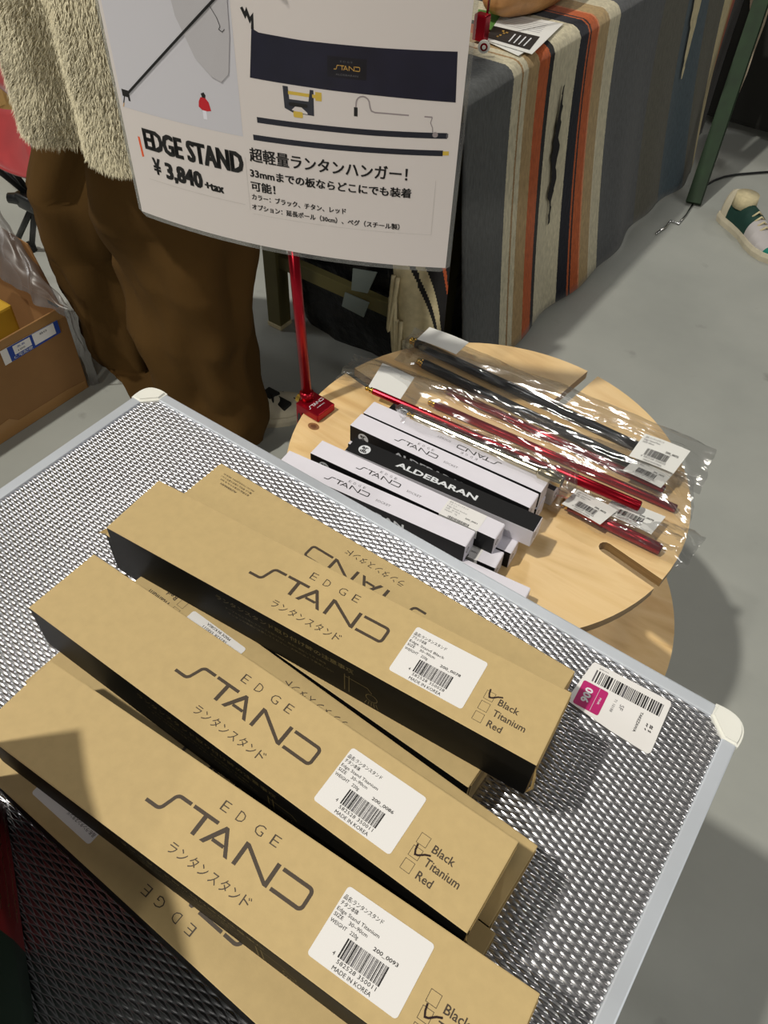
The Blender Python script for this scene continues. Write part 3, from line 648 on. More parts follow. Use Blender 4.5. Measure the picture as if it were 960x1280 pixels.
def film(name, label, c, z0, z1, dome, seed, mt=CLEAR, nu=64, nv=22, crumple=0.006, flat=0.10):
    """a clear sleeve: c = back-left, back-right, front-right, front-left pixels on the table plane"""
    q = [P(x, y, z0) for x, y in c]; t = thing(name, label, 'plastic bag', tuple(q[0]), 'clear plastic sleeves on the round wooden table')
    for part, sg in (('upper_film', 1), ('lower_film', 0)):
        m = MB(); vs = []
        for i in range(nu + 1):
            u = i / nu
            for j in range(nv + 1):
                v = j / nv; p = (q[0] * (1 - u) + q[1] * u) * (1 - v) + (q[3] * (1 - u) + q[2] * u) * v
                e = min(1, min(u, 1 - u) / flat); e = e * e * (3 - 2 * e)
                d = dome * e * max(0, 1 - (2 * v - 1) ** 2) ** 0.45
                en = 1 + 1.6 * (1 - e); n1 = noise.noise(Vector((u * 4 + seed, v * 3, seed))); n2 = 1 - abs(noise.noise(Vector((u * 5 + 3 * v, v * 7 + seed, seed * 2.1)))) * 2; n3 = noise.noise(Vector((u * 16, v * 9, seed))) * en
                ex = 0.006 * noise.noise(Vector((u * 9, seed, v * 3)))
                if sg: z = p.z + d + crumple * (n1 * 0.8 + n2 * 0.55 + n3 * 0.30) * (0.35 + 0.65 * e) + 0.003
                else: z = z1 + 0.0006 + 0.0004 * n1
                vs.append((p.x + ex, p.y + ex * 0.6 + 0.003 * n2, max(z, z1 + 0.0014) if sg else z))
        m.add(vs, [(i * (nv + 1) + j, (i + 1) * (nv + 1) + j, (i + 1) * (nv + 1) + j + 1, i * (nv + 1) + j + 1) for i in range(nu) for j in range(nv)], mt)
        if sg: m.build(part, t, True)
    return t
film('clear_sleeve', 'crumpled clear plastic sleeve around the two black poles', ((515, 412), (893, 566), (872, 622), (492, 452)), 0.506, STOOL_Z, 0.017, 1.3)
film('clear_sleeve', 'crumpled clear plastic sleeve over the red poles in the middle of the pile', ((444, 447), (870, 600), (858, 668), (418, 478)), 0.512, STOOL_Z, 0.016, 4.7, crumple=0.008)
film('clear_sleeve', 'clear plastic sleeve with crimped end at the slot, around the lowest red pole', ((660, 590), (880, 676), (852, 716), (640, 622)), 0.503, STOOL_Z, 0.014, 8.1)
film('clear_sleeve', 'narrow clear sleeve twisted around the champagne pole', ((492, 509), (722, 592), (714, 622), (500, 530)), 0.563, 0.5598, 0.010, 11.4, crumple=0.004, flat=0.04, nv=10)
def plabel(name, label, c, z, pr, lift=None, cat='label'):
    q = [P(x, y, z) for x, y in c]; t = None; lift = lift or (0, 0, 0, 0); q = [a + Vector((0, 0, l)) for a, l in zip(q, lift)]
    fn = lambda x, y, k=0: tuple((q[0] * (1 - x) + q[1] * x) * (1 - y) + (q[3] * (1 - x) + q[2] * x) * y + Vector((0, 0, k + 0.002 * math.sin(x * 3.1) * 0.6)))
    m = MB(); n = 8; vs = [fn(i / n, j / 3, 0.0003) for i in range(n + 1) for j in range(4)]; vs2 = [fn(i / n, j / 3, 0) for i in range(n + 1) for j in range(4)]
    fs = [(i * 4 + j, i * 4 + j + 1, (i + 1) * 4 + j + 1, (i + 1) * 4 + j) for i in range(n) for j in range(3)]
    m.add(vs, [f[::-1] for f in fs], PAPER); m.add(vs2, fs, PAPER); o = m.build(name, None, True, at=fn(0.5, 0.5)); tag(o, label, cat, 'paper labels among the spare poles')
    if pr:
        m = MB(); f = lambda x, y: fn(x, 1 - y, 0.0007)
        barcode(m, 0.24, 0.22, 0.74, 0.5, INKK, f, 24, int(z * 1e4) % 97, INKG); text(m, '4 582528 350035', 0.2, 0.13, 0.55, 0.07, INKG, f); text(m, 'MADE IN KOREA', 0.3, 0.02, 0.4, 0.07, INKG, f)
        text(m, '品名:ランタンスタンド', 0.06, 0.86, 0.4, 0.06, INKG, f); text(m, 'Edge Stand Pole', 0.06, 0.76, 0.35, 0.06, INKG, f); text(m, 'SIZE 30cm', 0.06, 0.66, 0.25, 0.06, INKG, f); text(m, '200_0075', 0.6, 0.55, 0.28, 0.08, INKK, f, 0.02)
        m.build('label_print', o)
    return o
plabel('paper_label', 'white barcode label at the right end of the black poles', ((806, 542), (863, 564), (842, 592), (786, 570)), 0.5350, True)
plabel('paper_label', 'white barcode label right of the socket boxes, left of its twin', ((722, 612), (772, 638), (750, 656), (702, 630)), 0.5230, True)
plabel('paper_label', 'white barcode label between two red pole ends', ((768, 622), (832, 646), (814, 668), (752, 640)), 0.5200, True)
plabel('paper_label', 'white folded label over the brass tips of the black poles', ((537, 409), (586, 428), (570, 443), (521, 424)), 0.5330, False)
plabel('paper_label', 'blank pale card under film beside the tip of the slim red pole', ((478, 454), (518, 472), (500, 500), (460, 484)), 0.5330, False)
plabel('paper_label', 'partly covered barcode label just in front of the black poles', ((796, 572), (842, 592), (826, 610), (778, 588)), 0.5290, True)

# ------------------------------------------------------------------ red clamp pole and the hanging sign
SA = Vector((-0.829, 0.634, 0.76)); SU = Vector((math.cos(R_(19.4)), math.sin(R_(19.4)), 0)); SN = Vector((SU.y, -SU.x, 0))
def clamp_stand():
    z = 0.514; base = P(384, 498, z)
    t = thing('clamp_pole_stand', 'red metal pole stand clamped to the rim of the round wooden table', 'stand', (base.x, base.y, 0.44))
    c0, c1, c2, c3 = (P(*q, z) for q in ((369.5, 503), (391, 489), (416.3, 503), (399.5, 522)))
    u = ((c3 - c0) + (c2 - c1)).normalized(); v = ((c1 - c0) + (c2 - c3)); v = (v - u * v.dot(u)).normalized()
    ln = ((c3 - c0).length + (c2 - c1).length) / 2; wd_ = ((c1 - c0).length + (c2 - c3).length) / 2
    o = (c0 + c1 + c2 + c3) / 4 - u * ln / 2 - v * wd_ / 2
    M = Matrix.Identity(4)
    for r_ in range(3): M[r_][0] = u[r_]; M[r_][1] = v[r_]; M[r_][2] = (0, 0, 1)[r_]; M[r_][3] = (o.x, o.y, 0)[r_]
    m = MB(); m.box((0, 0, STOOL_Z + 0.001), (ln, wd_, z), RED, 0.0016, M); m.build('upper_jaw', t)
    sp = 0.012
    for y0_, y1_ in ((0, 0.0065), (wd_ - 0.0065, wd_)):
        m = MB(); m.box((0, y0_, 0.452), (sp, y1_, STOOL_Z + 0.003), RED, 0.0012, M); m.build('spine_plate', t)
    m = MB(); m.box((0, 0, 0.436), (ln * 0.8, wd_, 0.452), RED, 0.0016, M); m.prism([(0.006 + 0.0035 * math.cos(a_), 0.484 + 0.014 * math.sin(a_)) for a_ in [k * math.pi / 8 for k in range(16)]], -0.0004, -0.0001, BLKPL, None, lambda x, y, z: tuple(M @ Vector((x, z, y)))); m.build('lower_jaw', t)
    m = MB(); m.tube([M @ Vector((ln * 0.6, wd_ / 2, 0.43)), M @ Vector((ln * 0.6, wd_ / 2, STOOL_Z - 0.016))], 0.004, STEEL, 12); m.build('clamp_screw', t, True)
    kz = 0.506; m = MB(); m.tube([M @ Vector((-0.001, wd_ / 2, kz)), M @ Vector((-0.004, wd_ / 2, kz)), M @ Vector((-0.005, wd_ / 2, kz)), M @ Vector((-0.012, wd_ / 2, kz))], [0.004, 0.004, 0.0075, 0.0075], GOLD, 14); q = m.build('brass_knob', t); q['label'] = 'brass knob'
    m = MB(); fn = lambda x, y: tuple(M @ Vector((ln * 0.93 - y, 0.004 + x, z + 0.0002)))
    fn = lambda x, y: tuple(M @ Vector((0.018 + (wd_ * 0 + y), wd_ - 0.003 - x, z + 0.0002)))
    fn = lambda x, y: tuple(M @ Vector((ln * 0.58 - y, 0.003 + x, z + 0.0002)))
    logo(m, 0, 0, wd_ - 0.006, 0.0055, WHITEP, fn, 0.16); text(m, 'ALDEBARAN', 0.010, -0.0065, wd_ - 0.022, 0.0018, WHITEP, fn); m.build('brand_print', t)
    tq = P(367.5, 323, 0.735); d = (tq - base).normalized(); top = base + d * ((1.16 - base.z) / d.z)
    m = MB(); m.tube([base - d * 0.0, base + d * 0.012], 0.0105, RED, 18); m.build('pole_socket', t, True)
    mid = base + d * 0.33
    m = MB(); m.tube([base + d * 0.01, mid], 0.0076, RED, 18); m.build('pole', t, True)
    m = MB(); m.tube([mid, top], 0.0062, RED, 16); m.build('upper_pole', t, True)
    sc_ = SA + SU * 0.21 + SN * 0.03; hk = Vector((sc_.x, sc_.y, 1.085))
    m = MB(); m.tube([top - d * 0.01, top + Vector((0, 0, 0.03)), (top + hk) / 2 + Vector((0, 0, 0.09)), hk + Vector((0, 0, 0.02)), hk + Vector((0.008, -0.012, 0.0)), hk + Vector((0.004, -0.006, -0.012))], 0.0018, STEEL, 8); m.build('hook_arm', t, True)
    return hk
hook_at = clamp_stand()

PAPERS = mat('sign_paper', (214, 207, 204), 0.38, spec=0.4)
def sign():
    W_, H_ = 420.0, 297.0; BUL = 0.028
    def sp(u, v, k=0.0):
        u_ = u / W_; bend = BUL * (1 - (2 * u_ - 1) ** 2)
        q = SA + SU * (u * MM) + SN * (bend + k * MM); return (q.x, q.y, q.z + v * MM)
    t = thing('hanging_price_sign', 'white laminated A3 price sign with product pictures hanging above the round table', 'sign', sp(W_ / 2, 0))
    def sheet(x0, y0, x1, y1, k, m_, thick=0.15, nu=40, r=0):
        m = MB(); front = []; back = []
        for i in range(nu + 1):
            x = x0 + (x1 - x0) * i / nu; cut = 0
            if r: dd = min(x - x0, x1 - x); cut = r - math.sqrt(max(0, r * r - max(0, r - dd) ** 2))
            front += [sp(x, y0 + cut, k), sp(x, y1 - cut, k)]; back += [sp(x, y0 + cut, k - thick), sp(x, y1 - cut, k - thick)]
        fs = [(2 * i, 2 * i + 2, 2 * i + 3, 2 * i + 1) for i in range(nu)]
        m.add(front, fs, m_); m.add(back, [f[::-1] for f in fs], m_); return m
    paper = sheet(0, 0, W_, H_, 0, PAPERS, 0.25).build('paper_sheet', t, True)
    sheet(-5, -6, W_ + 5, H_ + 5, -0.35, LAMIN, 0.05, r=8).build('laminate_border', t, True)
    # photographs printed at upper left
    f = lambda k: (lambda x, y: sp(x, y, k))
    def patch(m, x0, y0, x1, y1, mt, k, n=12):
        for i in range(n):
            a = x0 + (x1 - x0) * i / n; b = x0 + (x1 - x0) * (i + 1) / n
            m.add([sp(a, y0, k), sp(b, y0, k), sp(b, y1, k), sp(a, y1, k)], [(0, 1, 2, 3)], mt)
    def dense(pts, n=6):
        o = []
        for i in range(len(pts) - 1):
            for j in range(n): o.append((pts[i][0] + (pts[i + 1][0] - pts[i][0]) * j / n, pts[i][1] + (pts[i + 1][1] - pts[i][1]) * j / n))
        return o + [pts[-1]]
    m = MB(); patch(m, 5, 136, 172, 290, mat('photo_grey_print', (200, 199, 206), 0.42), 0.10); ph = m.build('printed_photo', t); ph['label'] = 'printed photo of a leaning black pole and a red lantern'
    m = MB(); sh = mat('photo_grey_soft', (182, 180, 184), 0.42); poly(m, [(98, 288), (104, 250), (122, 212), (140, 196), (152, 192), (162, 202), (168, 240), (170, 288)], sh, f(0.9)); m.build('photo_backdrop', ph)
    m = MB(); ribbon(m, dense([(15, 152), (151.8, 270.2), (160, 277)], 10), 2.6, INKK, f(1.1)); rect(m, 8, 149, 18, 157, INKK, f(0.24)); rect(m, 16, 145, 19, 153, INKK, f(0.24)); ribbon(m, [(11, 150), (7, 140)], 1.4, INKK, f(0.24))
    ribbon(m, [(8, 141), (5.5, 136)], 1.4, mat('tan_print', (200, 160, 110), 0.5), f(0.25)); ribbon(m, [(148, 266), (155, 256), (158, 248), (156, 245), (160, 243), (163, 246)], 0.7, INKK, f(1.1)); m.build('photo_pole', ph)
    m = MB(); RP = mat('red_print', (190, 28, 40), 0.45); poly(m, [(118, 160), (119, 166), (122, 171), (128, 171), (132, 167), (134, 158), (128, 156.5), (122, 157)], RP, f(0.24)); poly(m, [(124, 171), (123, 175), (127, 177), (129, 174), (128.5, 171)], INKK, f(0.26)); rect(m, 122.5, 147, 127.5, 157, mat('pale_print', (225, 225, 235), 0.4), f(0.23)); m.build('photo_lantern', ph)
    # product pictures
    NAVY = mat('navy_print', (22, 22, 42), 0.42, var=0.25, scale=30)
    m = MB(); top = [(193.9, 251), (201.9, 247.8), (250, 246), (331, 246.5), (409.5, 248)]; bot = [(187.4, 202), (213.7, 201.5), (284, 200.5), (333, 200), (412.5, 198.5)]
    g = lambda a, b, s: (a[0] + (b[0] - a[0]) * s, a[1] + (b[1] - a[1]) * s)
    for i in range(4):
        for j in range(8):
            for q in range(6):
                B0, B1 = g(bot[i], bot[i + 1], j / 8), g(bot[i], bot[i + 1], (j + 1) / 8); T0, T1 = g(top[i], top[i + 1], j / 8), g(top[i], top[i + 1], (j + 1) / 8)
                m.add([sp(*g(B0, T0, q / 6), 0.14), sp(*g(B1, T1, q / 6), 0.14), sp(*g(B1, T1, (q + 1) / 6), 0.14), sp(*g(B0, T0, (q + 1) / 6), 0.14)], [(0, 1, 2, 3)], NAVY)
    ribbon(m, [(184.5, 269), (188, 262), (190, 266), (193, 258), (196, 262), (195, 250)], 3.2, INKK, f(0.14)); pb = m.build('printed_pouch', t); pb['label'] = 'printed picture of a long navy drawstring pouch'
    m = MB(); patch(m, 276, 214, 318, 234.5, mat('near_black_print', (12, 12, 24), 0.4), 0.18, 4); logo(m, 283, 222, 28, 4.6, mat('gold_print', (190, 150, 70), 0.4), f(0.26), 0.16); text(m, 'EDGE', 290, 229.5, 13, 1.6, INKG, f(0.26), 0, 1.6); text(m, 'ALDEBARAN', 285, 216.5, 24, 1.7, INKG, f(0.26)); m.build('pouch_label', pb)
    m = MB(); CL = mat('clamp_print', (44, 46, 56), 0.42); GP = mat('brass_print', (206, 176, 70), 0.4)
    poly(m, [(225, 199), (231, 199), (232, 186), (254, 186), (256, 198.5), (260, 198.5), (260, 171.5), (236, 172), (226, 176)], CL, f(0.12)); poly(m, roundrect(231, 179, 253, 183, 2), INKK, f(0.16)); poly(m, [(231, 191), (231, 194.5), (262, 194), (262, 197), (269, 197), (269, 188), (262, 188), (262, 190.5)], GP, f(0.18)); poly(m, roundrect(236, 167.5, 247, 174, 1.5), GP, f(0.18)); m.build('printed_clamp', t)
    m = MB(); HP = mat('hook_print', (150, 140, 142), 0.4); ribbon(m, [(306.8, 184)] + arc(314.5, 190.5, 7.3, 180, 0, 8) + [(322.5, 187), (324, 183.6), (328, 182.4), (356, 182.4), (389.5, 182)], 1.6, HP, f(0.12)); ribbon(m, [(389.5, 182), (388, 176), (390.5, 171), (391, 166)], 1.0, HP, f(0.12)); rect(m, 304.8, 176.5, 308.8, 186, INKK, f(0.16)); disc(m, 394, 163.6, 3, HP, f(0.3)); m.build('printed_hook', t)
    m = MB(); RD = mat('rod_print', (30, 32, 44), 0.42)
    for pts in ([(191.6, 158), (260, 159.5), (330, 160.8), (407, 163)], [(185, 137.5), (260, 139.5), (330, 141.6), (404, 143.7)]): ribbon(m, dense(pts, 5), 6.3, RD, f(0.14))
    ribbon(m, [(404, 143.7), (410.5, 144)], 4.6, GP, f(0.16)); rect(m, 406, 161, 408, 165.5, INKG, f(0.18)); m.build('printed_rods', t)
    # lettering
    m = MB(); x = 28
    for word, x0, wd_ in (('EDGE', 28.0, 58.0), ('STAND', 91.5, 77.5)):
        btext(m, word, x0, 91.5, wd_, 25.0, INKK, f(0.3), 1.5)
    m.build('headline_print', t)
    m = MB(); btext(m, '¥', 35.5, 61.5, 12.0, 20, INKK, f(0.3), 0.9); btext(m, '3,840', 54, 60.2, 55, 20.5, INKK, f(0.3), 1.5); btext(m, '+tax', 111, 60.5, 27, 11, INKK, f(0.3), 0.8); m.build('price_print', t)
    m = MB(); poly(m, [(20.2, 79), (23.4, 80), (22.2, 104), (19, 104)], mat('orange_print', (226, 92, 44), 0.45), f(0.15)); m.build('orange_bar', t)
    m = MB()
    btext(m, '超軽量ランタンハンガー！', 178, 110.0, 189, 12.4, INKK, f(0.3), 0.42)
    btext(m, '33mmまでの板ならどこにでも装着', 176.5, 90.0, 196, 8.6, INKK, f(0.3), 0.42)
    btext(m, '可能！', 176, 73.5, 32, 9.0, INKK, f(0.3), 0.42)
    btext(m, 'カラー：ブラック、チタン、レッド', 176, 61.6, 120, 5.6, INKK, f(0.3), 0.22)
    btext(m, 'オプション：延長ポール（30cm）、ペグ（スチール製）', 175, 48.6, 186, 5.6, INKK, f(0.3), 0.22)
    m.build('description_print', t)
    m = MB(); G3 = mat('faint_line', (196, 190, 186), 0.5)
    for a, b in (((176, 42), (399, 44)), ((172, 46), (172, 112)), ((399, 44), (399, 112)), ((25, 52), (166, 52))): ribbon(m, dense([a, b], 8), 0.6, G3, f(0.12))
    m.build('faint_frame_lines', t)
    return t

sign()

# ------------------------------------------------------------------ far table under a striped serape blanket
TX, TY0, TZ = -0.770, 1.40, 0.70
def far_table():
    t = thing('far_table', 'olive framed table under the grey striped blanket, back leg and end rail showing', 'table', (-1.0, 2.3, 0))
    m = MB(); m.box((-1.30, 1.33, TZ - 0.03), (TX - 0.03, 3.30, TZ - 0.006), TANW); m.build('table_top', t)
    for x, y in ((-1.249, 1.335), (-0.83, 1.49)):
        m = MB(); m.box((x - 0.022, y - 0.022, 0.012), (x + 0.022, y + 0.022, TZ - 0.03), OLIVE, 0.002); l = m.build('leg', t)
        m = MB(); m.box((x - 0.024, y - 0.024, 0), (x + 0.024, y + 0.024, 0.014), CREAM, 0.003); m.build('foot_pad', l)
    m = MB(); m.box((-1.249, 1.325, 0.185), (-0.85, 1.348, 0.222), OLIVE, 0.002); m.box((-0.85, 1.325, 0.185), (-0.82, 1.49, 0.222), OLIVE, 0.002); m.build('end_rail', t)
    # slanting green leg at the far end
    a = PX(868, 262, -0.62); b_ = Vector((-0.70, 3.22, 0.62))
    a = P(866, 256, 0.0); a2 = P(884, 262, 0.0)
    for k, off in enumerate((0.0, 0.0)):
        if k: continue
        d = (b_ - a).normalized(); s_ = Vector((1, 0, 0)); s_ = (s_ - d * s_.dot(d)).normalized(); n = d.cross(s_)
        m = MB(); vs = [p + s_ * x * 0.024 + n * y * 0.016 for p in (a + Vector((0, 0, 0.004)), b_) for x, y in ((-1, -1), (1, -1), (1, 1), (-1, 1))]
        m.add(vs, [(0, 3, 2, 1), (4, 5, 6, 7), (0, 1, 5, 4), (1, 2, 6, 5), (2, 3, 7, 6), (3, 0, 4, 7)], GREENW); q = m.build('leg', t); q['label'] = 'slanting green painted leg'
    m = MB(); x, y = -1.2, 3.05; m.box((x - 0.022, y - 0.022, 0), (x + 0.022, y + 0.022, TZ - 0.03), OLIVE, 0.002); m.build('leg', t)
far_table()

SER = [(1.38, (82, 84, 84)), (1.579, (192, 184, 158)), (1.612, (150, 120, 82)), (1.616, (192, 184, 158)), (1.636, (164, 138, 98)), (1.686, (200, 186, 160)), (1.690, (176, 86, 42)), (1.724, (60, 34, 28)), (1.728, (176, 86, 42)), (1.739, (22, 21, 24)), (1.762, (194, 186, 160)),
       (1.888, (20, 22, 34)), (1.930, (176, 86, 42)), (1.938, (40, 26, 28)), (1.942, (176, 86, 42)), (1.984, (200, 130, 90)), (1.990, (166, 142, 102)), (2.045, (200, 190, 164)), (2.050, (192, 184, 158)), (2.108, (80, 82, 84)), (2.42, (86, 84, 74)), (2.62, (66, 80, 88)), (2.80, (82, 80, 68)),
       (2.985, (196, 180, 136)), (3.08, (190, 150, 90)), (3.12, (180, 76, 34)), (3.185, (30, 24, 22))]
def serape_mat():
    m, N, L, b = node_mat('striped_serape_wool')
    g = N.new('ShaderNodeNewGeometry'); sx = N.new('ShaderNodeSeparateXYZ'); L.new(g.outputs['Position'], sx.inputs[0])
    wob = N.new('ShaderNodeTexNoise'); wob.inputs['Scale'].default_value = 300; L.new(g.outputs['Position'], wob.inputs['Vector'])
    ma = N.new('ShaderNodeMath'); ma.operation = 'MULTIPLY_ADD'; ma.inputs[1].default_value = 0.006; L.new(wob.outputs['Fac'], ma.inputs[0])
    at = N.new('ShaderNodeAttribute'); at.attribute_name = 'weave_y'
    L.new(at.outputs['Fac'], ma.inputs[2])
    mr = N.new('ShaderNodeMapRange'); mr.inputs[1].default_value = 1.383; mr.inputs[2].default_value = 3.203; L.new(ma.outputs[0], mr.inputs[0])
    r = N.new('ShaderNodeValToRGB'); r.color_ramp.interpolation = 'CONSTANT'; e = r.color_ramp.elements
    for i, (y, c) in enumerate(SER):
        p = (y - 1.38) / 1.82
        if i == 0: e[0].position = 0; e[0].color = lin(c)
        elif i == 1: e[1].position = p; e[1].color = lin(c)
        else: q = e.new(p); q.color = lin(c)
    L.new(mr.outputs[0], r.inputs[0])
    nz = N.new('ShaderNodeTexNoise'); nz.inputs['Scale'].default_value = 150; nz.inputs['Detail'].default_value = 4
    mp = N.new('ShaderNodeMapping'); mp.inputs['Scale'].default_value = (1, 1, 0.35); L.new(g.outputs['Position'], mp.inputs[0]); L.new(mp.outputs[0], nz.inputs['Vector'])
    m2 = N.new('ShaderNodeMapRange'); m2.inputs[1].default_value = 0.2; m2.inputs[2].default_value = 0.8; m2.inputs[3].default_value = 0.72; m2.inputs[4].default_value = 1.28; L.new(nz.outputs['Fac'], m2.inputs[0])
    mx = N.new('ShaderNodeVectorMath'); mx.operation = 'SCALE'; L.new(r.outputs[0], mx.inputs[0]); L.new(m2.outputs[0], mx.inputs['Scale']); L.new(mx.outputs[0], b.inputs['Base Color'])
    b.inputs['Roughness'].default_value = 0.95; b.inputs['Specular IOR Level'].default_value = 0.15; b.inputs['Sheen Weight'].default_value = 0.15
    bp = N.new('ShaderNodeBump'); bp.inputs['Strength'].default_value = 0.5; bp.inputs['Distance'].default_value = 0.002; L.new(nz.outputs['Fac'], bp.inputs['Height']); L.new(bp.outputs[0], b.inputs['Normal'])
    return m
def front_x(y, z):                        # the hanging face of the blanket, swelling slightly outward to the hem
    s = 1 - z / TZ
    return TX + 0.095 * s ** 1.4 + 0.012 * s * math.sin(y * 9 + 1.2) + 0.007 * s * math.sin(y * 23)
def blanket():
    t = thing('serape_blanket', 'grey wool blanket with cream orange and black stripes covering the far table', 'blanket', (TX, 2.2, TZ))
    m = MB(); vs = []; att = []; ny = 170; prof = []
    for i in range(14): prof.append(('t', -1.32 + (TX - 0.025 + 1.32) * i / 13))
    for a in (20, 45, 70): prof.append(('c', a))
    for i in range(26): prof.append(('f', TZ - 0.02 - (TZ - 0.03) * i / 25))
    for j in range(ny + 1):
        y = TY0 - 0.012 + (3.34 - TY0) * j / ny
        for k, q in prof:
            if k == 't': x, z = q, TZ + 0.002 * noise.noise(Vector((q * 6, y * 6, 1))) + 0.001
            elif k == 'c': x, z = TX - 0.025 + 0.025 * math.sin(R_(q)), TZ - 0.025 + 0.025 * math.cos(R_(q))
            else:
                z = q; x = front_x(y, z)
                if y > 2.95: x -= (y - 2.95) * 0.25 * (1 - z / TZ) 
            yy = y + 0.035 * (1 - z / TZ) ** 2 * math.sin(y * 3.1 + 0.5) if k == 'f' else y
            if j == 0 and k == 't': yy = 1.318
            vs.append((x, yy, z)); att.append(y)
    n = len(prof); m.add(vs, [(j * n + i, (j + 1) * n + i, (j + 1) * n + i + 1, j * n + i + 1) for j in range(ny) for i in range(n - 1)], serape_mat())
    o = m.build('woven_cloth', t, True); a = o.data.attributes.new('weave_y', 'FLOAT', 'POINT'); a.data.foreach_set('value', att)
    md = o.modifiers.new('thickness', 'SOLIDIFY'); md.thickness = 0.004; md.offset = 1
    # flame motifs woven in
    def motif(cx_, zs, ws, mt, name, seed):
        m = MB(); rr = random.Random(seed); L_ = []; Rr_ = []
        for z, (c_, w_) in zip(zs, ws):
            j1, j2 = rr.uniform(0, 0.006), rr.uniform(0, 0.006)
            w_ *= 1.35; L_.append((front_x(cx_, z) + 0.0062, cx_ + c_ - w_ - j1, z + rr.uniform(-0.006, 0.006))); Rr_.append((front_x(cx_, z) + 0.0062, cx_ + c_ + w_ + j2, z + rr.uniform(-0.006, 0.006)))
        for i in range(len(L_) - 1): m.add([L_[i], Rr_[i], Rr_[i + 1], L_[i + 1]], [(0, 1, 2, 3)], mt)
        return m.build(name, t)
    ks = 26; zs = [0.60 - 0.33 * i / ks for i in range(ks + 1)]
    zz = [(0, 0.0008), (0, 0.0012), (0, 0.0015), (0, 0.002), (0.001, 0.003), (0.0, 0.004), (-0.002, 0.006), (-0.003, 0.007), (-0.004, 0.006), (-0.005, 0.007), (-0.002, 0.009), (0.001, 0.011), (-0.004, 0.012), (-0.006, 0.009), (-0.004, 0.006), (-0.002, 0.006), (0.001, 0.008), (0.003, 0.009), (0.0, 0.008), (-0.004, 0.010), (-0.008, 0.008), (-0.006, 0.004), (-0.004, 0.002), (-0.004, 0.0012), (-0.004, 0.001), (-0.003, 0.0008), (-0.003, 0.0006)]
    q = motif(1.824, zs, zz, STRB, 'woven_motif', 3); q['label'] = 'small black zigzag motif on the white stripe'
    zs = [0.69 - 0.30 * i / 16 for i in range(17)]
    zz = [(0, 0.030), (0.0, 0.034), (0.004, 0.030), (0.002, 0.026), (-0.003, 0.028), (0.0, 0.022), (0.004, 0.020), (0.0, 0.022), (-0.004, 0.018), (0.002, 0.014), (0.004, 0.012), (0.0, 0.012), (-0.004, 0.010), (-0.004, 0.007), (-0.006, 0.005), (-0.008, 0.003), (-0.01, 0.001)]
    q = motif(2.685, zs, zz, CREAM, 'woven_motif', 5); q['label'] = 'cream flame motif on the grey field'
    # fringed end with woven cream field hanging at the near-left corner
    m = MB(); nu, nv = 48, 70; vs = []
    c = [PY(488, 296, 1.305), PY(566, 318, 1.325), PY(554, 442, 1.295), PY(500, 434, 1.295)]
    for i_, k_ in ((0, 3), (1, 2)): c[i_] = c[k_] + (c[i_] - c[k_]) * ((0.668 - c[k_].z) / (c[i_].z - c[k_].z))
    for i in range(nu + 1):
        for j in range(nv + 1):
            u, v = i / nu, j / nv; p = (c[0] * (1 - u) + c[1] * u) * (1 - v) + (c[3] * (1 - u) + c[2] * u) * v
            vs.append(p + Vector((0, -0.010 * math.sin(u * 7), 0)))
    def fm(u, v): k = u - 1.38 * (v - 0.55) + 0.27; return STRB if 0.60 > k >= 0.52 or k >= 0.74 and k < 1.05 or k > 1.12 else (STRO if 1.05 <= k <= 1.12 else CREAM)
    for i in range(nu):
        for j in range(nv):
            a, b_, c_, d_ = i * (nv + 1) + j, (i + 1) * (nv + 1) + j, (i + 1) * (nv + 1) + j + 1, i * (nv + 1) + j + 1
            m.add([vs[a], vs[b_], vs[c_], vs[d_]], [(0, 1, 2, 3)], fm((i + 0.5) / nu, (j + 0.5) / nv))
    e = m.build('fringed_end', t, True); e['label'] = 'cream woven end with black and orange stripes'
    for (x0, y0), (x1, y1) in (((496, 345), (487, 412)), ((492, 372), (494, 440)), ((500, 400), (498, 452)), ((508, 425), (510, 455))):
        a, b_ = PY(x0, y0, 1.29), PY(x1, y1, 1.285); m = MB(); pts = []
        for k in range(13): s_ = k / 12; pts.append(a + (b_ - a) * math.sin(s_ * math.pi) + Vector((0.012 * (s_ - 0.5), -0.004, 0)))
        m.tube(pts, 0.0055, CREAM, 8); m.build('tassel_cord', e, True)
blanket()

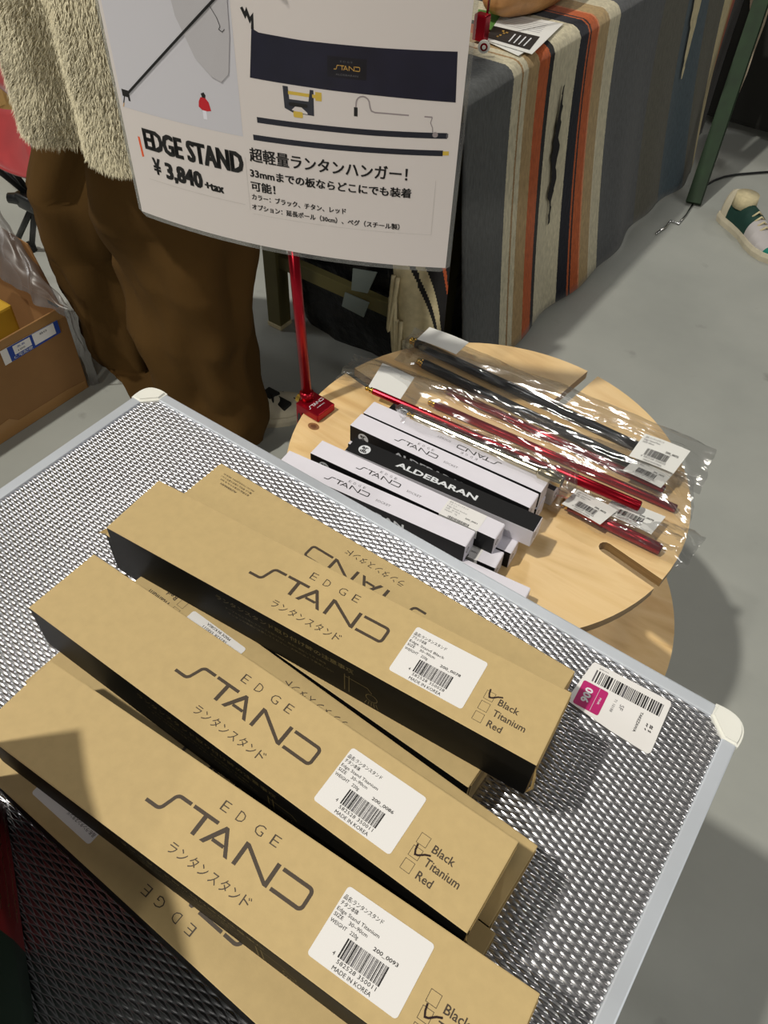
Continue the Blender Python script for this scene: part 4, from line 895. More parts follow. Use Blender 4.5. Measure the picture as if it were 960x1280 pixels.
def black_bag():
    c = [PY(395, 325, 1.46), PY(545, 345, 1.46), PY(560, 470, 1.46), PY(378, 440, 1.46)]
    t = thing('bin_bag', 'black plastic bag on the floor beneath the blanket-covered table, grey tape on it', 'bag', (-1.04, 1.625, 0))
    m = MB(); n = 30; vs = []; cx_, cy_ = -1.03, 1.615
    for i in range(n + 1):
        f_ = i / n; z = 0.50 * f_
        for k in range(48):
            a = 2 * math.pi * k / 48; ca, sa = math.cos(a), math.sin(a)
            r_ = (abs(ca) ** 8 + abs(sa) ** 8) ** -0.125 * (0.97 + 0.03 * math.sin(f_ * 3)) * (1 if f_ < 0.9 else (1 - (f_ - 0.9) * 5)) * (0.96 + 0.04 * min(1, f_ * 8))
            d = 0.014 * noise.noise(Vector((ca * 2.4, sa * 2.4, z * 9))) + 0.007 * noise.noise(Vector((ca * 7, sa * 7, z * 22)))
            vs.append((cx_ + ca * (0.22 * r_ + d), cy_ + sa * (0.25 * r_ + d), z))
    m.add(vs, [(i * 48 + k, i * 48 + (k + 1) % 48, (i + 1) * 48 + (k + 1) % 48, (i + 1) * 48 + k) for i in range(n) for k in range(48)] + [tuple(range(48))[::-1], tuple(n * 48 + k for k in range(48))], BLKBAG); m.build('bag_body', t, True)
    for q in (((442, 335), (472, 340), (460, 366), (440, 362)), ((432, 365), (462, 378), (455, 396), (428, 382))):
        m = MB(); p = [PY(x, y, 1.322) for x, y in q]; nrm = Vector((0, -0.003, 0)); m.add([a + nrm for a in p] + p, [(0, 1, 2, 3), (7, 6, 5, 4), (0, 4, 5, 1), (1, 5, 6, 2), (2, 6, 7, 3), (3, 7, 4, 0)], TAPEW); m.build('tape_strip', t)
black_bag()

# things lying on the far table
def table_papers():
    z = TZ + 0.004
    def sheet(name, label, px, z, mt, prt=None):
        q = [P(x, y, z) for x, y in px]; m = MB(); n = len(q); up = Vector((0, 0, 0.0009))
        m.add([a + up for a in q] + q, [tuple(range(n)), tuple(range(n, 2 * n))[::-1]] + [(i, n + i, n + (i + 1) % n, (i + 1) % n) for i in range(n)], mt); o = m.build(name, None, at=q[0]); tag(o, label, 'paper', 'papers on the far table')
        return o, (lambda x, y, k=0.0014: tuple((q[0] * (1 - x) + q[1] * x) * (1 - y) + (q[3] * (1 - x) + q[2] * x) * y + Vector((0, 0, k))))
    sheet('leaflet', 'white sheet lowest of the papers on the far table, only its front corner out', ((600, 48), (622, 36), (658, 64), (648, 70)), z, PAPER)
    o, f = sheet('leaflet', 'green printed leaflet mostly behind the sign on the far table', ((598, 12), (634, 18), (616, 38), (592, 34)), z + 0.0012, GREENP)
    o, f = sheet('leaflet', 'white sheet with black lower half lying on the blanket', ((628, 16), (704, 30), (665, 68), (606, 50)), z + 0.0024, PAPER)
    m = MB(); q = lambda x, y: f(x, y)
    m.add([f(0.0, 0.52), f(0.86, 0.52), f(0.90, 0.93), f(0.0, 0.93)], [(0, 1, 2, 3)], INKK)
    g = lambda x, y: f(x, y, 0.002)
    for k in range(4): m.add([g(0.44 + k * 0.1, 0.62), g(0.465 + k * 0.1, 0.62), g(0.44 + k * 0.1 + 0.02, 0.88), g(0.415 + k * 0.1 + 0.02, 0.88)], [(0, 1, 2, 3)], WHITEP)
    for k, (x, y) in enumerate(((0.2, 0.6), (0.24, 0.66), (0.2, 0.74), (0.28, 0.62), (0.17, 0.8))): m.add([g(x, y), g(x + 0.04, y), g(x + 0.04, y + 0.04), g(x, y + 0.04)], [(0, 1, 2, 3)], mat('gold_print2', (190, 150, 70), 0.4))
    for k in range(6): m.add([f(0.1, 0.1 + k * 0.06), f(0.8, 0.1 + k * 0.06), f(0.8, 0.115 + k * 0.06), f(0.1, 0.115 + k * 0.06)], [(0, 1, 2, 3)], mat('faint_print', (190, 190, 192), 0.5))
    m.build('leaflet_print', o)
    # small red clamp with thin rod and round tag
    b_ = P(600, 50, TZ + 0.006); t = thing('small_clamp_stand', 'small red clamp with thin dark rod and round white tag beside the sign', 'stand', tuple(b_))
    m = MB(); m.box((b_.x - 0.014, b_.y - 0.012, b_.z), (b_.x + 0.014, b_.y + 0.012, b_.z + 0.05), RED, 0.003); m.build('clamp_block', t)
    m = MB(); m.tube([b_ + Vector((0.004, 0.012, 0.04)), b_ + Vector((0.004, 0.012, 0.42))], 0.003, STEEL, 8); m.build('rod', t, True)
    tp_ = P(605, 58, TZ + 0.022); dd = (CAM - tp_); dd.z = 0; dd.normalize()
    for k, (r_, mt) in enumerate(((0.0125, CAPW), (0.0075, RED), (0.0040, CAPW))):
        m = MB(); m.tube([tp_ + dd * (0.0012 * k), tp_ + dd * (0.0012 * k + 0.0035)], r_, mt, 20); m.build('round_tag' if k == 0 else 'tag_ring', t)
    # tan leather bag at the upper edge
    c_ = P(668, -22, TZ + 0.05); t = thing('leather_bag', 'tan leather bag lying on the blanket at the top edge', 'bag', (c_.x, c_.y, TZ)); m = MB(); vs = []
    for i in range(17):
        ph = -math.pi / 2 + math.pi * i / 16
        for k in range(40):
            a = 2 * math.pi * k / 40; r_ = (math.cos(ph) ** 0.45 if math.cos(ph) > 1e-6 else 0); d = 1 + 0.06 * noise.noise(Vector((math.cos(a) * 2, math.sin(a) * 2, ph * 2)))
            vs.append((c_.x + 0.075 * r_ * math.cos(a) * d, c_.y + 0.20 * r_ * math.sin(a) * d, TZ + 0.007 + 0.05 + 0.05 * math.sin(ph)))
    m.add(vs, [(i * 40 + k, i * 40 + (k + 1) % 40, (i + 1) * 40 + (k + 1) % 40, (i + 1) * 40 + k) for i in range(16) for k in range(40)], LEATH); m.build('bag_body', t, True)
    m = MB(); m.tube([(c_.x, c_.y - 0.1, TZ + 0.10), (c_.x, c_.y - 0.08, TZ + 0.17), (c_.x, c_.y + 0.08, TZ + 0.17), (c_.x, c_.y + 0.1, TZ + 0.10)], 0.006, LEATH, 10); m.build('handle', t, True)
table_papers()

# ------------------------------------------------------------------ right background: dark cloth-covered crate, cable, sneaker
def right_back():
    t = thing('dark_crate', 'dark cloth covered crate standing behind the slanting green leg', 'crate', (-0.1, 3.5, 0))
    m = MB(); m.box((-1.25, 3.40, 0.03), (0.7, 4.1, 0.75), DARKC, 0.02); m.build('crate_body', t)
    m = MB(); 
    L_ = [(966, -5), (956, 30), (944, 62), (934, 92), (924, 116)]; Q_ = [(938, -5), (936, 30), (930, 62), (925, 92), (920, 116)]; PE = mat('pale_striped_edge', (170, 158, 140), 0.9, var=0.35, scale=9); RS = mat('dark_red_stripe', (96, 30, 22), 0.9)
    for k in range(4):
        for w0, w1, mt in ((0, 0.62, PE), (0.62, 0.72, RS), (0.72, 1.0, PE)):
            g = lambda i_, w_: PY(L_[i_][0] * (1 - w_) + Q_[i_][0] * w_, L_[i_][1], 3.21)
            m.quad(g(k, w0), g(k, w1), g(k + 1, w1), g(k + 1, w0), mt)
    q = m.build('pale_cloth_edge', t, True); q['label'] = 'pale cloth edge with dark red stripe'
    for x in (-1.15, 0.6):
        for y in (3.46, 4.0):
            m = MB(); m.tube([(x, y, 0), (x, y, 0.04)], 0.025, RUB, 12); m.build('foot', t)
    m = MB(); pts = [P(x, y, 0.006) for x, y in ((880, 233), (892, 226), (905, 221), (922, 218), (945, 216), (975, 214))]; m.tube(pts, 0.004, BLKPL, 8); tag(m.build('floor_cable', None, True, at=pts[0]), 'thin black cable on the floor between the green leg and the crate', 'cable')
    m = MB(); pts = [P(x, y, 0.005) for x, y in ((868, 252), (858, 268), (848, 280), (838, 276), (832, 284), (820, 292))]; m.tube(pts, 0.003, STEEL, 8); tag(m.build('wire_loop', None, True, at=pts[0]), 'thin grey wire loop on the floor at the blanket hem', 'wire')
right_back()

def shoe(name, label, heel, toe, mats, cat='shoe', parent=None, L_=None, zones=True):
    H_, T_ = Vector(heel), Vector(toe); u = (T_ - H_).normalized(); ln = (T_ - H_).length; v = Vector((-u.y, u.x, 0))
    t = parent or thing(name, label, cat, tuple((H_ + T_) / 2))
    W = lambda x, y, z: H_ + u * (x * ln) + v * (y * ln) + Vector((0, 0, z * ln))
    st = [(0, .10, .02), (.03, .125, .0), (.12, .135, 0), (.3, .125, 0), (.45, .13, 0), (.62, .17, .0), (.75, .178, 0), (.88, .15, 0), (.96, .09, 0), (1.0, .03, .0)]
    out = [(x, w_) for x, w_, _ in st] + [(x, -w_) for x, w_, _ in st[::-1]]
    m = MB(); n = len(out); vs = [W(x, y, 0.0) for x, y in out] + [W(x - (0.5 - x) * 0.02, y * 1.05, 0.055) for x, y in out] + [W(x, y * 0.98, 0.095) for x, y in out]
    m.add(vs, [tuple(range(n))[::-1], tuple(range(2 * n, 3 * n))] + [(a * n + i, a * n + (i + 1) % n, (a + 1) * n + (i + 1) % n, (a + 1) * n + i) for a in range(2) for i in range(n)], mats[0]); m.build('sole', t, False)
    hs = [(.01, .34, .09), (.05, .36, .115), (.15, .36, .12), (.28, .33, .115), (.40, .31, .12), (.52, .26, .135), (.64, .21, .155), (.76, .175, .165), (.87, .15, .14), (.95, .12, .09), (.99, .09, .02)]
    m = MB(); K = 14; vs = []
    for x, hh, ww in hs:
        for k in range(K + 1):
            a = math.pi * k / K; vs.append(W(x, ww * math.cos(a) * (1 if True else 0), 0.085 + (hh - 0.085) * math.sin(a) ** 0.7))
    for i in range(len(hs) - 1):
        x = hs[i][0]; mt = mats[1] if x < 0.12 else (mats[2] if x < 0.5 else (mats[3] if x < 0.85 else mats[4]))
        m.add([vs[a] for a in range(i * (K + 1), (i + 2) * (K + 1))], [(k, k + 1, K + 2 + k, K + 1 + k) for k in range(K)], mt)
    m.build('upper', t, True)
    m = MB()
    for x in (.46, .52, .58, .64): 
        hh = 0.30 - (x - .46) * 0.42; m.tube([W(x, .06, hh * 0.86), W(x + .01, 0, hh + 0.01), W(x, -.06, hh * 0.86)], ln * 0.011, mats[5], 6)
    m.build('laces', t, True)
    m = MB(); m.tube([W(.22, 0, .25), W(.22, 0, .385)], [ln * .13, ln * .12], mats[5], 16); m.build('collar', t, True)
    return t
hp = P(905, 272, 0.0); tpx = P(1000, 356, 0.0)
shoe('sneaker', 'cream and green sneaker on the floor at the right edge of the photo', (hp.x, hp.y, 0), (hp.x + (tpx - hp).normalized().x * 0.30, hp.y + (tpx - hp).normalized().y * 0.30, 0), [CANVAS, CANVAS, DKGREEN, GREYSH, TEAL, CREAM])

# ------------------------------------------------------------------ carton, film and camping chair at the left
def carton():
    X0, Y1, H_ = -1.452, 0.838, 0.238; xb, y0 = -1.83, 0.34
    t = thing('cardboard_carton', 'open brown cardboard carton with blue courier label on the floor at left', 'box', (-1.6, 0.6, 0))
    m = MB(); th = 0.004
    m.box((xb, y0, 0), (X0, Y1, 0.005), CARTON); m.build('bottom', t)
    for nm, lo, hi in (('side_panel', (X0 - th, y0, 0.005), (X0, Y1, H_)), ('side_panel', (xb, y0, 0.005), (xb + th, Y1, H_)), ('side_panel', (xb + th, y0, 0.005), (X0 - th, y0 + th, H_)), ('side_panel', (xb + th, Y1 - th, 0.005), (X0 - th, Y1, H_))):
        m = MB(); m.box(lo, hi, CARTON, 0.001); m.build(nm, t)
    def flap(a, b_, c, d):
        m = MB(); q = [Vector(v) for v in (a, b_, c, d)]; n = (q[1] - q[0]).cross(q[3] - q[0]).normalized() * 0.003
        m.add(q + [v + n for v in q], [(0, 3, 2, 1), (4, 5, 6, 7), (0, 1, 5, 4), (1, 2, 6, 5), (2, 3, 7, 6), (3, 0, 4, 7)], CARTON); return m.build('top_flap', t)
    flap((X0 - 0.01, Y1 - 0.002, H_), (xb + 0.02, Y1 - 0.002, H_), (xb + 0.05, Y1 + 0.02, H_ + 0.13), (X0 - 0.08, Y1 + 0.01, H_ + 0.12))
    flap((xb, y0, H_), (xb, Y1, H_), (xb - 0.12, Y1 - 0.03, H_ + 0.08), (xb - 0.12, y0 + 0.03, H_ + 0.08))
    # tape strips on the face toward the viewer
    X = X0 + 0.0004
    def strip(pts, mt=TAPE, k=0.0): m = MB(); m.add([(X + k, y, z) for y, z in pts] + [(X + k + 0.0004, y, z) for y, z in pts], [tuple(range(len(pts))), tuple(range(len(pts), 2 * len(pts)))[::-1]] + [(i, (i + 1) % len(pts), len(pts) + (i + 1) % len(pts), len(pts) + i) for i in range(len(pts))], mt); return m.build('tape_strip', t)
    strip([(y0, H_ - 0.030), (Y1 - 0.002, H_ - 0.026), (Y1 - 0.002, H_), (y0, H_)])
    strip([(y0, 0.002), (Y1 - 0.004, 0.002), (Y1 - 0.004, 0.024), (Y1 - 0.06, 0.030), (0.64, 0.032), (0.62, 0.05), (0.58, 0.046), (y0, 0.034)])
    m = MB(); m.box((X0 - 0.05, Y1 - 0.004, H_ - 0.012), (X0 + 0.002, Y1 + 0.002, H_ + 0.001), TAPE, 0.0008); m.build('tape_corner', t)
    lab = [(0.669, 0.2178), (0.800, 0.2144), (0.803, 0.1812), (0.675, 0.1793)]
    m = MB(); k = 0.0016; m.add([(X + k, y, z) for y, z in ((0.660, 0.2178), (0.812, 0.2150), (0.812, 0.1812), (0.660, 0.1793))], [(0, 1, 2, 3)], STICK); lb = m.build('courier_label', t); lb['label'] = 'blue and white courier label'
    fn = lambda y, z, kk=0.0005: (X + k + kk, y, z)
    m = MB(); m.add([fn(*q) for q in ((0.677, 0.2170), (0.812, 0.2150), (0.812, 0.1812), (0.677, 0.1800))], [(0, 1, 2, 3)], BLUEL)
    m.add([fn(*q, 0.0009) for q in ((0.690, 0.2140), (0.735, 0.2130), (0.735, 0.1920), (0.690, 0.1915))], [(0, 1, 2, 3)], STICK); m.add([fn(*q, 0.0009) for q in ((0.742, 0.2155), (0.800, 0.2140), (0.800, 0.1860), (0.742, 0.1860))], [(0, 1, 2, 3)], STICK)
    text(m, 'C.宅配便', 0.685, 0.183, 0.05, 0.006, WHITEP, lambda a, b_: fn(a, b_, 0.0009)); text(m, 'ああ', 0.70, 0.205, 0.02, 0.004, BLUEL, lambda a, b_: fn(a, b_, 0.0013)); text(m, '100', 0.70, 0.196, 0.018, 0.004, INKK, lambda a, b_: fn(a, b_, 0.0013)); text(m, '80', 0.76, 0.204, 0.02, 0.005, INKG, lambda a, b_: fn(a, b_, 0.0013)); m.build('label_print', lb)
    # film draped from the carton
    t2 = thing('packing_film', 'crumpled smoky plastic film draped over the back of the carton', 'plastic', (-1.6, 0.9, 0.2))
    A = [P(-60, 190, 0.42), P(0, 262, 0.40), P(40, 325, 0.34), P(90, 388, 0.27)]; Bq = [P(-60, 300, 0.32), P(0, 345, 0.31), P(40, 375, 0.29), P(86, 398, 0.262)]
    m = MB(); nu, nv = 40, 14; vs = []
    for i in range(nu + 1):
        u = i / nu * 3; k = min(int(u), 2); s_ = u - k; a = A[k].lerp(A[k + 1], s_); b_ = Bq[k].lerp(Bq[k + 1], s_)
        for j in range(nv + 1):
            v = j / nv; p = a.lerp(b_, v); p = p + Vector((0, 0, 0.02 * math.sin(v * math.pi) + 0.012 * noise.noise(Vector((u * 2, v * 3, 2))))) + Vector((0.008, 0.01, 0)) * noise.noise(Vector((u * 3, v * 2, 7)))
            vs.append(p)
    m.add(vs, [(i * (nv + 1) + j, (i + 1) * (nv + 1) + j, (i + 1) * (nv + 1) + j + 1, i * (nv + 1) + j + 1) for i in range(nu) for j in range(nv)], FILMG); m.build('draped_film', t2, True)
    m = MB(); vs = []
    for i in range(11):
        for j in range(15):
            u, v = i / 10, j / 14; top = P(84 + 8 * u, 388, 0.262); bt = Vector((X0 + 0.006 + 0.01 * u, Y1 + 0.004 + 0.02 * u, 0.004)); p = top.lerp(bt, v) + Vector((0.006, 0.006, 0)) * noise.noise(Vector((u * 4, v * 6, 3))); vs.append(p)
    m.add(vs, [(i * 15 + j, (i + 1) * 15 + j, (i + 1) * 15 + j + 1, i * 15 + j + 1) for i in range(10) for j in range(14)], FILMG); m.build('corner_film', t2, True)
    # something yellow in the carton
    m = MB(); c_ = P(-4, 405, 0.20); m.box((c_.x - 0.06, c_.y - 0.05, 0.006), (c_.x + 0.0, c_.y + 0.05, 0.225), YEL, 0.006); tag(m.build('yellow_packet', None, at=(c_.x, c_.y, 0.006)), 'yellow packet inside the open cardboard carton at the left edge', 'packet')
carton()

def camp_chair():
    hub = P(44, 250, 0.20); t = thing('camp_chair', 'folding camping chair with red fabric seat and black frame behind the person', 'chair', (hub.x, hub.y, 0))
    m = MB(); m.box(hub + Vector((-0.045, -0.035, -0.022)), hub + Vector((0.045, 0.035, 0.022)), BLKPL, 0.01)
    for a in (30, 150, 210, 330): d = Vector((math.cos(R_(a)), math.sin(R_(a)), 0)); m.tube([hub, hub + d * 0.075], [0.022, 0.014], BLKPL, 10)
    m.build('hub', t, True)
    f1 = P(18, 308, 0.01); f2 = P(98, 345, 0.01); legs = [f1, f2, Vector((hub.x * 2 - f2.x, hub.y * 2 - f2.y, 0.01)), Vector((hub.x * 2 - f1.x, hub.y * 2 - f1.y + 0.1, 0.01))]
    for q in legs: m = MB(); m.tube([hub, q], 0.0085, BLKPL, 12); l = m.build('leg', t, True); m = MB(); m.tube([q + Vector((0, 0, 0.016)), q - Vector((0, 0, 0.010))], 0.014, RUB, 12); m.build('rubber_foot', l, True)
    c = [P(52, 226, 0.34), P(-60, 168, 0.36), P(-150, 95, 0.40), P(26, 138, 0.42)]; c[2] = c[1] + (c[3] - c[0])
    for q in c[:2] + c[2:]: m = MB(); m.tube([hub, q], 0.0075, STEEL if q is c[0] else BLKPL, 12); m.build('seat_pole', t, True)
    q = P(-10, 192, 0.30); 
    m = MB(); m.tube([hub, P(-60, 150, 0.24)], 0.0085, BLKPL, 10); m.build('cross_pole', t, True)
    vs = []; n = 16
    for i in range(n + 1):
        for j in range(n + 1):
            u, v = i / n, j / n; p = (c[0] * (1 - u) + c[1] * u) * (1 - v) + (c[3] * (1 - u) + c[2] * u) * v
            s_ = 4 * u * (1 - u); s2 = 4 * v * (1 - v); vs.append(p - Vector((0, 0, 0.075 * s_ * (0.4 + 0.6 * s2))))
    m = MB(); m.add(vs, [(i * (n + 1) + j, (i + 1) * (n + 1) + j, (i + 1) * (n + 1) + j + 1, i * (n + 1) + j + 1) for i in range(n) for j in range(n)], REDCL); o = m.build('seat_fabric', t, True); md = o.modifiers.new('thick', 'SOLIDIFY'); md.thickness = 0.006
    b0, b1 = c[3], c[2]; m = MB(); vs = []
    for i in range(n + 1):
        for j in range(n + 1):
            u, v = i / n, j / n; p = b0.lerp(b1, u) + Vector((-0.05, 0.10, 0.30)) * v + Vector((0, 0.05, 0)) * 4 * u * (1 - u); vs.append(p)
    m.add(vs, [(i * (n + 1) + j, (i + 1) * (n + 1) + j, (i + 1) * (n + 1) + j + 1, i * (n + 1) + j + 1) for i in range(n) for j in range(n)], REDCL); o = m.build('back_fabric', t, True); md = o.modifiers.new('thick', 'SOLIDIFY'); md.thickness = 0.006
camp_chair()
def tan_cabinet():
    t = thing('wooden_cabinet', 'pale tan wooden cabinet far behind the red chair at the left edge', 'cabinet', (-3.0, 1.9, 0))
    a = P(22, 142, 0.0); m = MB(); m.box((a.x - 0.75, a.y - 0.7, 0.0), (a.x, a.y + 0.0, 0.9), TANW, 0.004); m.build('cabinet_body', t)
    m = MB(); m.box((a.x, a.y - 0.66, 0.05), (a.x + 0.016, a.y - 0.04, 0.86), TANW, 0.003); d = m.build('door', t)
    m = MB(); m.tube([(a.x + 0.03, a.y - 0.1, 0.4), (a.x + 0.03, a.y - 0.1, 0.52)], 0.006, STEEL, 8); m.build('handle', d, True)
tan_cabinet()

# ------------------------------------------------------------------ the person
def person():
    o0 = Vector((-1.165, 0.955, 0)); t = thing('person', 'person in fluffy beige coat and wide brown trousers standing behind the sign', 'person', tuple(o0))
    # body: one continuous skinned surface, with separate fingers
    fwd = Vector((0.75, -0.35, 0)).normalized(); lat = Vector((-fwd.y, fwd.x, 0))
    J = []; E_ = []; R0 = []
    def j(p, r, par=None):
        J.append(tuple(o0 + Vector(p))); R0.append(r)
        if par is not None: E_.append((par, len(J) - 1))
        return len(J) - 1
    def bl(f, l, z): q = fwd * f + lat * l; return (q.x, q.y, z)
    rf = P(280, 538, 0.025) - o0; lf = PY(166, 448, 0.985) - o0; kr = PY(252, 405, 0.935) - o0; kl = PY(148, 372, 0.98) - o0; ur = PY(215, 255, 0.95) - o0; ul = PY(112, 225, 0.98) - o0
    pel = j(bl(0, 0, 0.92), 0.13)
    sp = j(bl(0, 0, 1.08), 0.115, pel); ch = j(bl(0.01, 0, 1.26), 0.125, sp); nk = j(bl(0.0, 0, 1.42), 0.055, ch); n2 = j(bl(0.02, 0, 1.48), 0.05, nk); hd = j(bl(0.04, 0, 1.56), 0.082, n2); ht = j(bl(0.04, 0, 1.64), 0.075, hd)
    for s_, ft in ((-1, rf), (1, lf)):
        up_ = ur if s_ < 0 else ul; kk = kr if s_ < 0 else kl
        hp_ = j(bl(0, s_ * 0.07, 0.86), 0.085, pel); th_ = j(tuple(up_), 0.075, hp_); kn = j(tuple(kk), 0.058, th_); cf = j(tuple((PY(262, 478, 0.92) if s_ < 0 else PY(168, 440, 0.98)) - o0), 0.045, kn); an = j((ft.x, ft.y, 0.06), 0.032, cf)
        to = j((ft.x + 0.01, ft.y + 0.02, 0.035), 0.022, an)
        sh = j(bl(0, s_ * 0.17, 1.36), 0.055, ch); el = j(bl(0.0, s_ * 0.24, 1.13), 0.042, sh); wr = j(bl(0.20, s_ * 0.13, 1.16), 0.028, el); pm = j(bl(0.26, s_ * 0.09, 1.18), 0.026, wr)
        for k, (df, ln_) in enumerate(((-0.028, 0.065), (-0.010, 0.078), (0.010, 0.074), (0.028, 0.058))):
            a = j(bl(0.285, s_ * 0.08, 1.18 + df), 0.009, pm); b_ = j(bl(0.285 + ln_ * 0.45, s_ * 0.065, 1.18 + df * 1.1), 0.008, a); j(bl(0.28 + ln_ * 0.75, s_ * 0.035, 1.175 + df * 1.1), 0.007, b_)
        a = j(bl(0.255, s_ * 0.07, 1.215), 0.010, wr); j(bl(0.285, s_ * 0.055, 1.235), 0.008, a)
    me = bpy.data.meshes.new('body'); me.from_pydata([tuple(Vector(p) - o0) for p in J], E_, []); ob = bpy.data.objects.new('body', me); COL.objects.link(ob); ob.parent = t
    md = ob.modifiers.new('skin', 'SKIN'); me.materials.append(SKIN)
    for i, r_ in enumerate(R0): me.skin_vertices[0].data[i].radius = (r_, r_)
    me.skin_vertices[0].data[0].use_root = True
    sb = ob.modifiers.new('sub', 'SUBSURF'); sb.levels = 1; sb.render_levels = 2
    # head details
    hc = o0 + Vector(bl(0.045, 0, 1.60))
    hm = MB(); bm = bmesh.new(); bmesh.ops.create_uvsphere(bm, u_segments=24, v_segments=16, radius=1)
    for v in bm.verts: v.co = hc + fwd * (v.co.x * 0.098 - 0.012) + lat * (v.co.y * 0.085) + Vector((0, 0, v.co.z * 0.112 + 0.02))
    for v in list(bm.verts):
        d = v.co - hc
        if d.dot(fwd) > 0.035 and d.z < 0.055: bm.verts.remove(v)
    bm.verts.index_update(); hm.bm(bm, HAIR); hm.build('hair', t, True)
    m = MB(); m.tube([hc + fwd * 0.075 + Vector((0, 0, 0.01)), hc + fwd * 0.10 + Vector((0, 0, -0.02)), hc + fwd * 0.08 + Vector((0, 0, -0.028))], [0.007, 0.013, 0.008], SKIN, 10); m.build('nose', t, True)
    for s_ in (-1, 1):
        m = MB(); q = hc + fwd * 0.074 + lat * (s_ * 0.03) + Vector((0, 0, 0.008)); m.tube([q, q + fwd * 0.006], [0.011, 0.008], CAPW, 12); m.tube([q + fwd * 0.006, q + fwd * 0.008], 0.005, HAIR, 10); m.build('eye', t, True)
        m = MB(); q = hc + lat * (s_ * 0.083) + Vector((0, 0, -0.005)); m.tube([q + Vector((0, 0, 0.028)), q + lat * s_ * 0.01, q - Vector((0, 0, 0.028))], [0.006, 0.012, 0.006], SKIN, 10); m.build('ear', t, True)
    m = MB(); q = hc + fwd * 0.078 + Vector((0, 0, -0.052)); m.tube([q - lat * 0.022, q + fwd * 0.005, q + lat * 0.022], [0.003, 0.006, 0.003], mat('lip', (150, 84, 78), 0.5), 8); m.build('mouth', t, True)
    # trousers: wide legs joined at the hips, with long folds
    def leg_axis(pts):
        def f(s): 
            k = min(int(s * (len(pts) - 1)), len(pts) - 2); q = s * (len(pts) - 1) - k
            q = q * q * (3 - 2 * q) * 0.5 + q * 0.5
            return Vector(pts[k][0]).lerp(Vector(pts[k + 1][0]), q), pts[k][1] + (pts[k + 1][1] - pts[k][1]) * q
        return f
    R1 = leg_axis([(P(280, 538, 0.025) + Vector((-0.0, 0.0, 0)), 0.082), (PY(262, 478, 0.92), 0.105), (PY(252, 405, 0.935), 0.122), (PY(238, 330, 0.95), 0.132), (PY(215, 255, 0.95), 0.140), (Vector((-1.12, 0.94, 0.80)), 0.115)])
    L1 = leg_axis([(P(186, 474, 0.03), 0.066), (PY(168, 440, 0.98), 0.088), (PY(148, 372, 0.98), 0.104), (PY(128, 300, 0.98), 0.112), (PY(112, 225, 0.98), 0.125), (Vector((-1.22, 0.99, 0.80)), 0.11)])
    m = MB(); NR, NK = 60, 40
    for side, (ax, sd) in enumerate(((R1, 1.0), (L1, 5.0))):
        vs = []
        for i in range(NR + 1):
            s_ = i / NR; c, r_ = ax(s_)
            for k in range(NK):
                a = 2 * math.pi * k / NK; ca, sa = math.cos(a), math.sin(a)
                fo = 0.014 * math.sin(a * 3 + s_ * 3.5 + sd) + 0.034 * noise.noise(Vector((ca * 1.5 + sd, sa * 1.5, s_ * 3.5))) + 0.020 * noise.noise(Vector((ca * 2.2 + sd, sa * 2.2, s_ * 8 + ca)))
                fo += 0.007 * math.sin(s_ * 34 + ca * 3 + sd) * max(0, 1 - s_ * 2.6)
                rr = r_ + fo
                vs.append(c + Vector((ca * rr, sa * rr, 0)))
        m.add(vs, [(i * NK + k, i * NK + (k + 1) % NK, (i + 1) * NK + (k + 1) % NK, (i + 1) * NK + k) for i in range(NR) for k in range(NK)], TROUS)
    m.build('trousers', t, True)
    # coat: one loose shell from shoulders to the hem, sleeves joined in
    cc = Vector((-1.150, 0.965, 0)); NZ, NA = 46, 72; vs = []
    def coat(a, s):          # s 0 hem .. 1 collar
        z = 0.715 + 0.705 * s; ca, sa = math.cos(a), math.sin(a)
        d = ca * lat.x + sa * lat.y          # along the shoulders
        wd_ = 0.232 + 0.004 * s if s < 0.8 else 0.235 - (s - 0.8) * 0.75
        dp = 0.205 - 0.04 * s if s < 0.8 else 0.173 - (s - 0.8) * 0.42
        r_ = 1 / math.sqrt((d / wd_) ** 2 + ((1 - d * d) / dp ** 2 if d * d < 1 else 0))
        fo = (1 - s) * (0.016 * math.sin(a * 4 + 0.6) + 0.010 * math.sin(a * 7 + 2)) + 0.012 * noise.noise(Vector((ca * 2, sa * 2, s * 4)))
        g = (a - 4.85); fo -= 0.030 * math.exp(-(g / 0.10) ** 2) * (1 - s)       # deep fold between front panel and side
        z += (1 - s) * (0.012 * math.sin(a * 3 + 1.0) + 0.008 * noise.noise(Vector((ca * 5, sa * 5, 1))))
        rr = r_ + fo; off = cc + fwd * 0.02 * s
        return Vector((off.x + ca * rr, off.y + sa * rr, z))
    m = MB()
    for i in range(NZ + 1):
        for k in range(NA): vs.append(coat(2 * math.pi * k / NA, i / NZ))
    m.add(vs, [(i * NA + k, i * NA + (k + 1) % NA, (i + 1) * NA + (k + 1) % NA, (i + 1) * NA + k) for i in range(NZ) for k in range(NA)], FURB)
    sl = []
    for s_ in (-1, 1):
        pts = [o0 + Vector(bl(0, s_ * 0.16, 1.37)), o0 + Vector(bl(0.01, s_ * 0.24, 1.24)), o0 + Vector(bl(0.0, s_ * 0.25, 1.12)), o0 + Vector(bl(0.10, s_ * 0.19, 1.13)), o0 + Vector(bl(0.19, s_ * 0.135, 1.16))]
        m.tube(pts, [0.075, 0.076, 0.072, 0.062, 0.058], FURB, 24, cap=False); sl.append(pts)
    cob = m.build('coat', t, True); md = cob.modifiers.new('t', 'SOLIDIFY'); md.thickness = 0.008; md.offset = -1
    # pile: many short curved tufts
    m = MB(); rr = random.Random(11); V = []; F = []
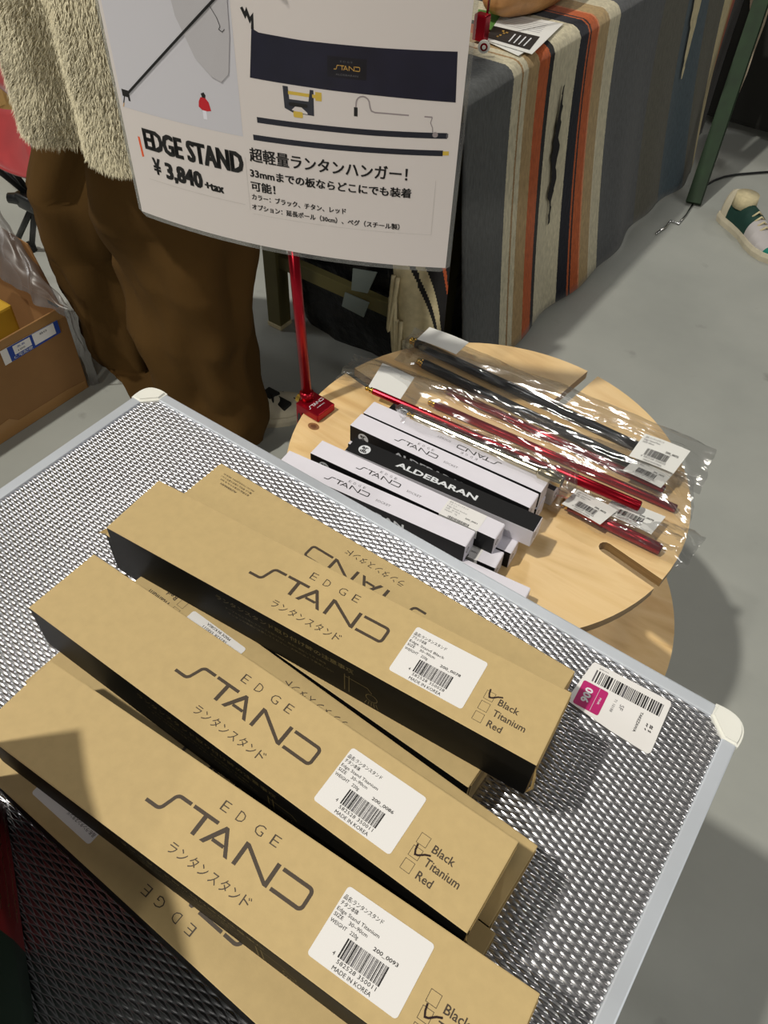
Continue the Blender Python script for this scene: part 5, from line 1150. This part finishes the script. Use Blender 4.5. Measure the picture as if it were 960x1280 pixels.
    def tuft(p, n, ln_):
        dn = Vector((rr.uniform(-0.4, 0.4), rr.uniform(-0.4, 0.4), -1.0 + rr.uniform(-0.2, 0.4)))
        d1 = (n * 0.85 + dn * 0.55).normalized(); d2 = (n * 0.25 + dn).normalized(); sd = d1.cross(n); 
        if sd.length < 1e-4: sd = Vector((1, 0, 0))
        sd = sd.normalized() * rr.uniform(0.0005, 0.0010); b0 = len(V)
        mid = p + d1 * ln_ * 0.5; tipp = mid + d2 * ln_ * 0.55
        V.extend([p - sd, p + sd, mid + sd * 0.8, mid - sd * 0.8, tipp]); F.append((b0, b0 + 1, b0 + 2, b0 + 3)); F.append((b0 + 3, b0 + 2, b0 + 4))
    for _ in range(120000):
        s_ = rr.random() ** 1.5; a = rr.uniform(0, 2 * math.pi)
        facing = math.cos(a) * 0.78 - math.sin(a) * 0.62
        if facing < -0.35 and rr.random() < 0.8: continue
        p = coat(a, s_); n = Vector((math.cos(a), math.sin(a), 0.0)); nn = noise.noise_vector(p * 18) * 0.55; tuft(p, (n + Vector((nn.x, nn.y, nn.z * 0.6))).normalized(), rr.uniform(0.010, 0.017))
    m.add(V, F, FUR); fo = m.build('coat_pile', t, True); fo['kind'] = 'stuff'
    ft1 = P(300, 532, 0.0); ft2 = P(352, 510, 0.0); d = (ft2 - ft1).normalized()
    for nm, h_, dd in (('right', P(284, 528, 0), Vector((0.42, 0.52, 0)).normalized()), ('left', Vector((PY(166, 448, 0.985).x, 0.985, 0)), Vector((-0.2, 0.98, 0)).normalized())):
        q = h_ - dd * (0.06 if nm == 'right' else 0.03); e = h_ + dd * (0.21 if nm == 'right' else 0.16)
        sh = bpy.data.objects.new('shoe', None); COL.objects.link(sh); sh.parent = t; sh.location = (h_ - o0); sh['label'] = 'cream canvas shoe with dark marks'
        shoe('shoe', None, tuple(q), tuple(e), [CANVAS, CANVAS, DARKC, CANVAS, CANVAS, DARKC], parent=sh)
        if nm == 'right':
            ln = (e - q).length; u = (e - q).normalized(); v = Vector((-u.y, u.x, 0))
            for x, y, a_ in ((0.60, 0.05, 0.02), (0.70, -0.03, 0.028), (0.66, 0.09, 0.018), (0.78, 0.04, 0.022)):
                m = MB(); c_ = q + u * (x * ln) + v * (y * ln) + Vector((0, 0, (0.30 - (x - 0.46) * 0.40) * ln - 0.010)); m.box(c_ - Vector((a_, a_ * 0.5, 0.005)), c_ + Vector((a_, a_ * 0.5, 0.006)), DARKC, 0.003); mk = m.build('dark_mark', sh)
person()
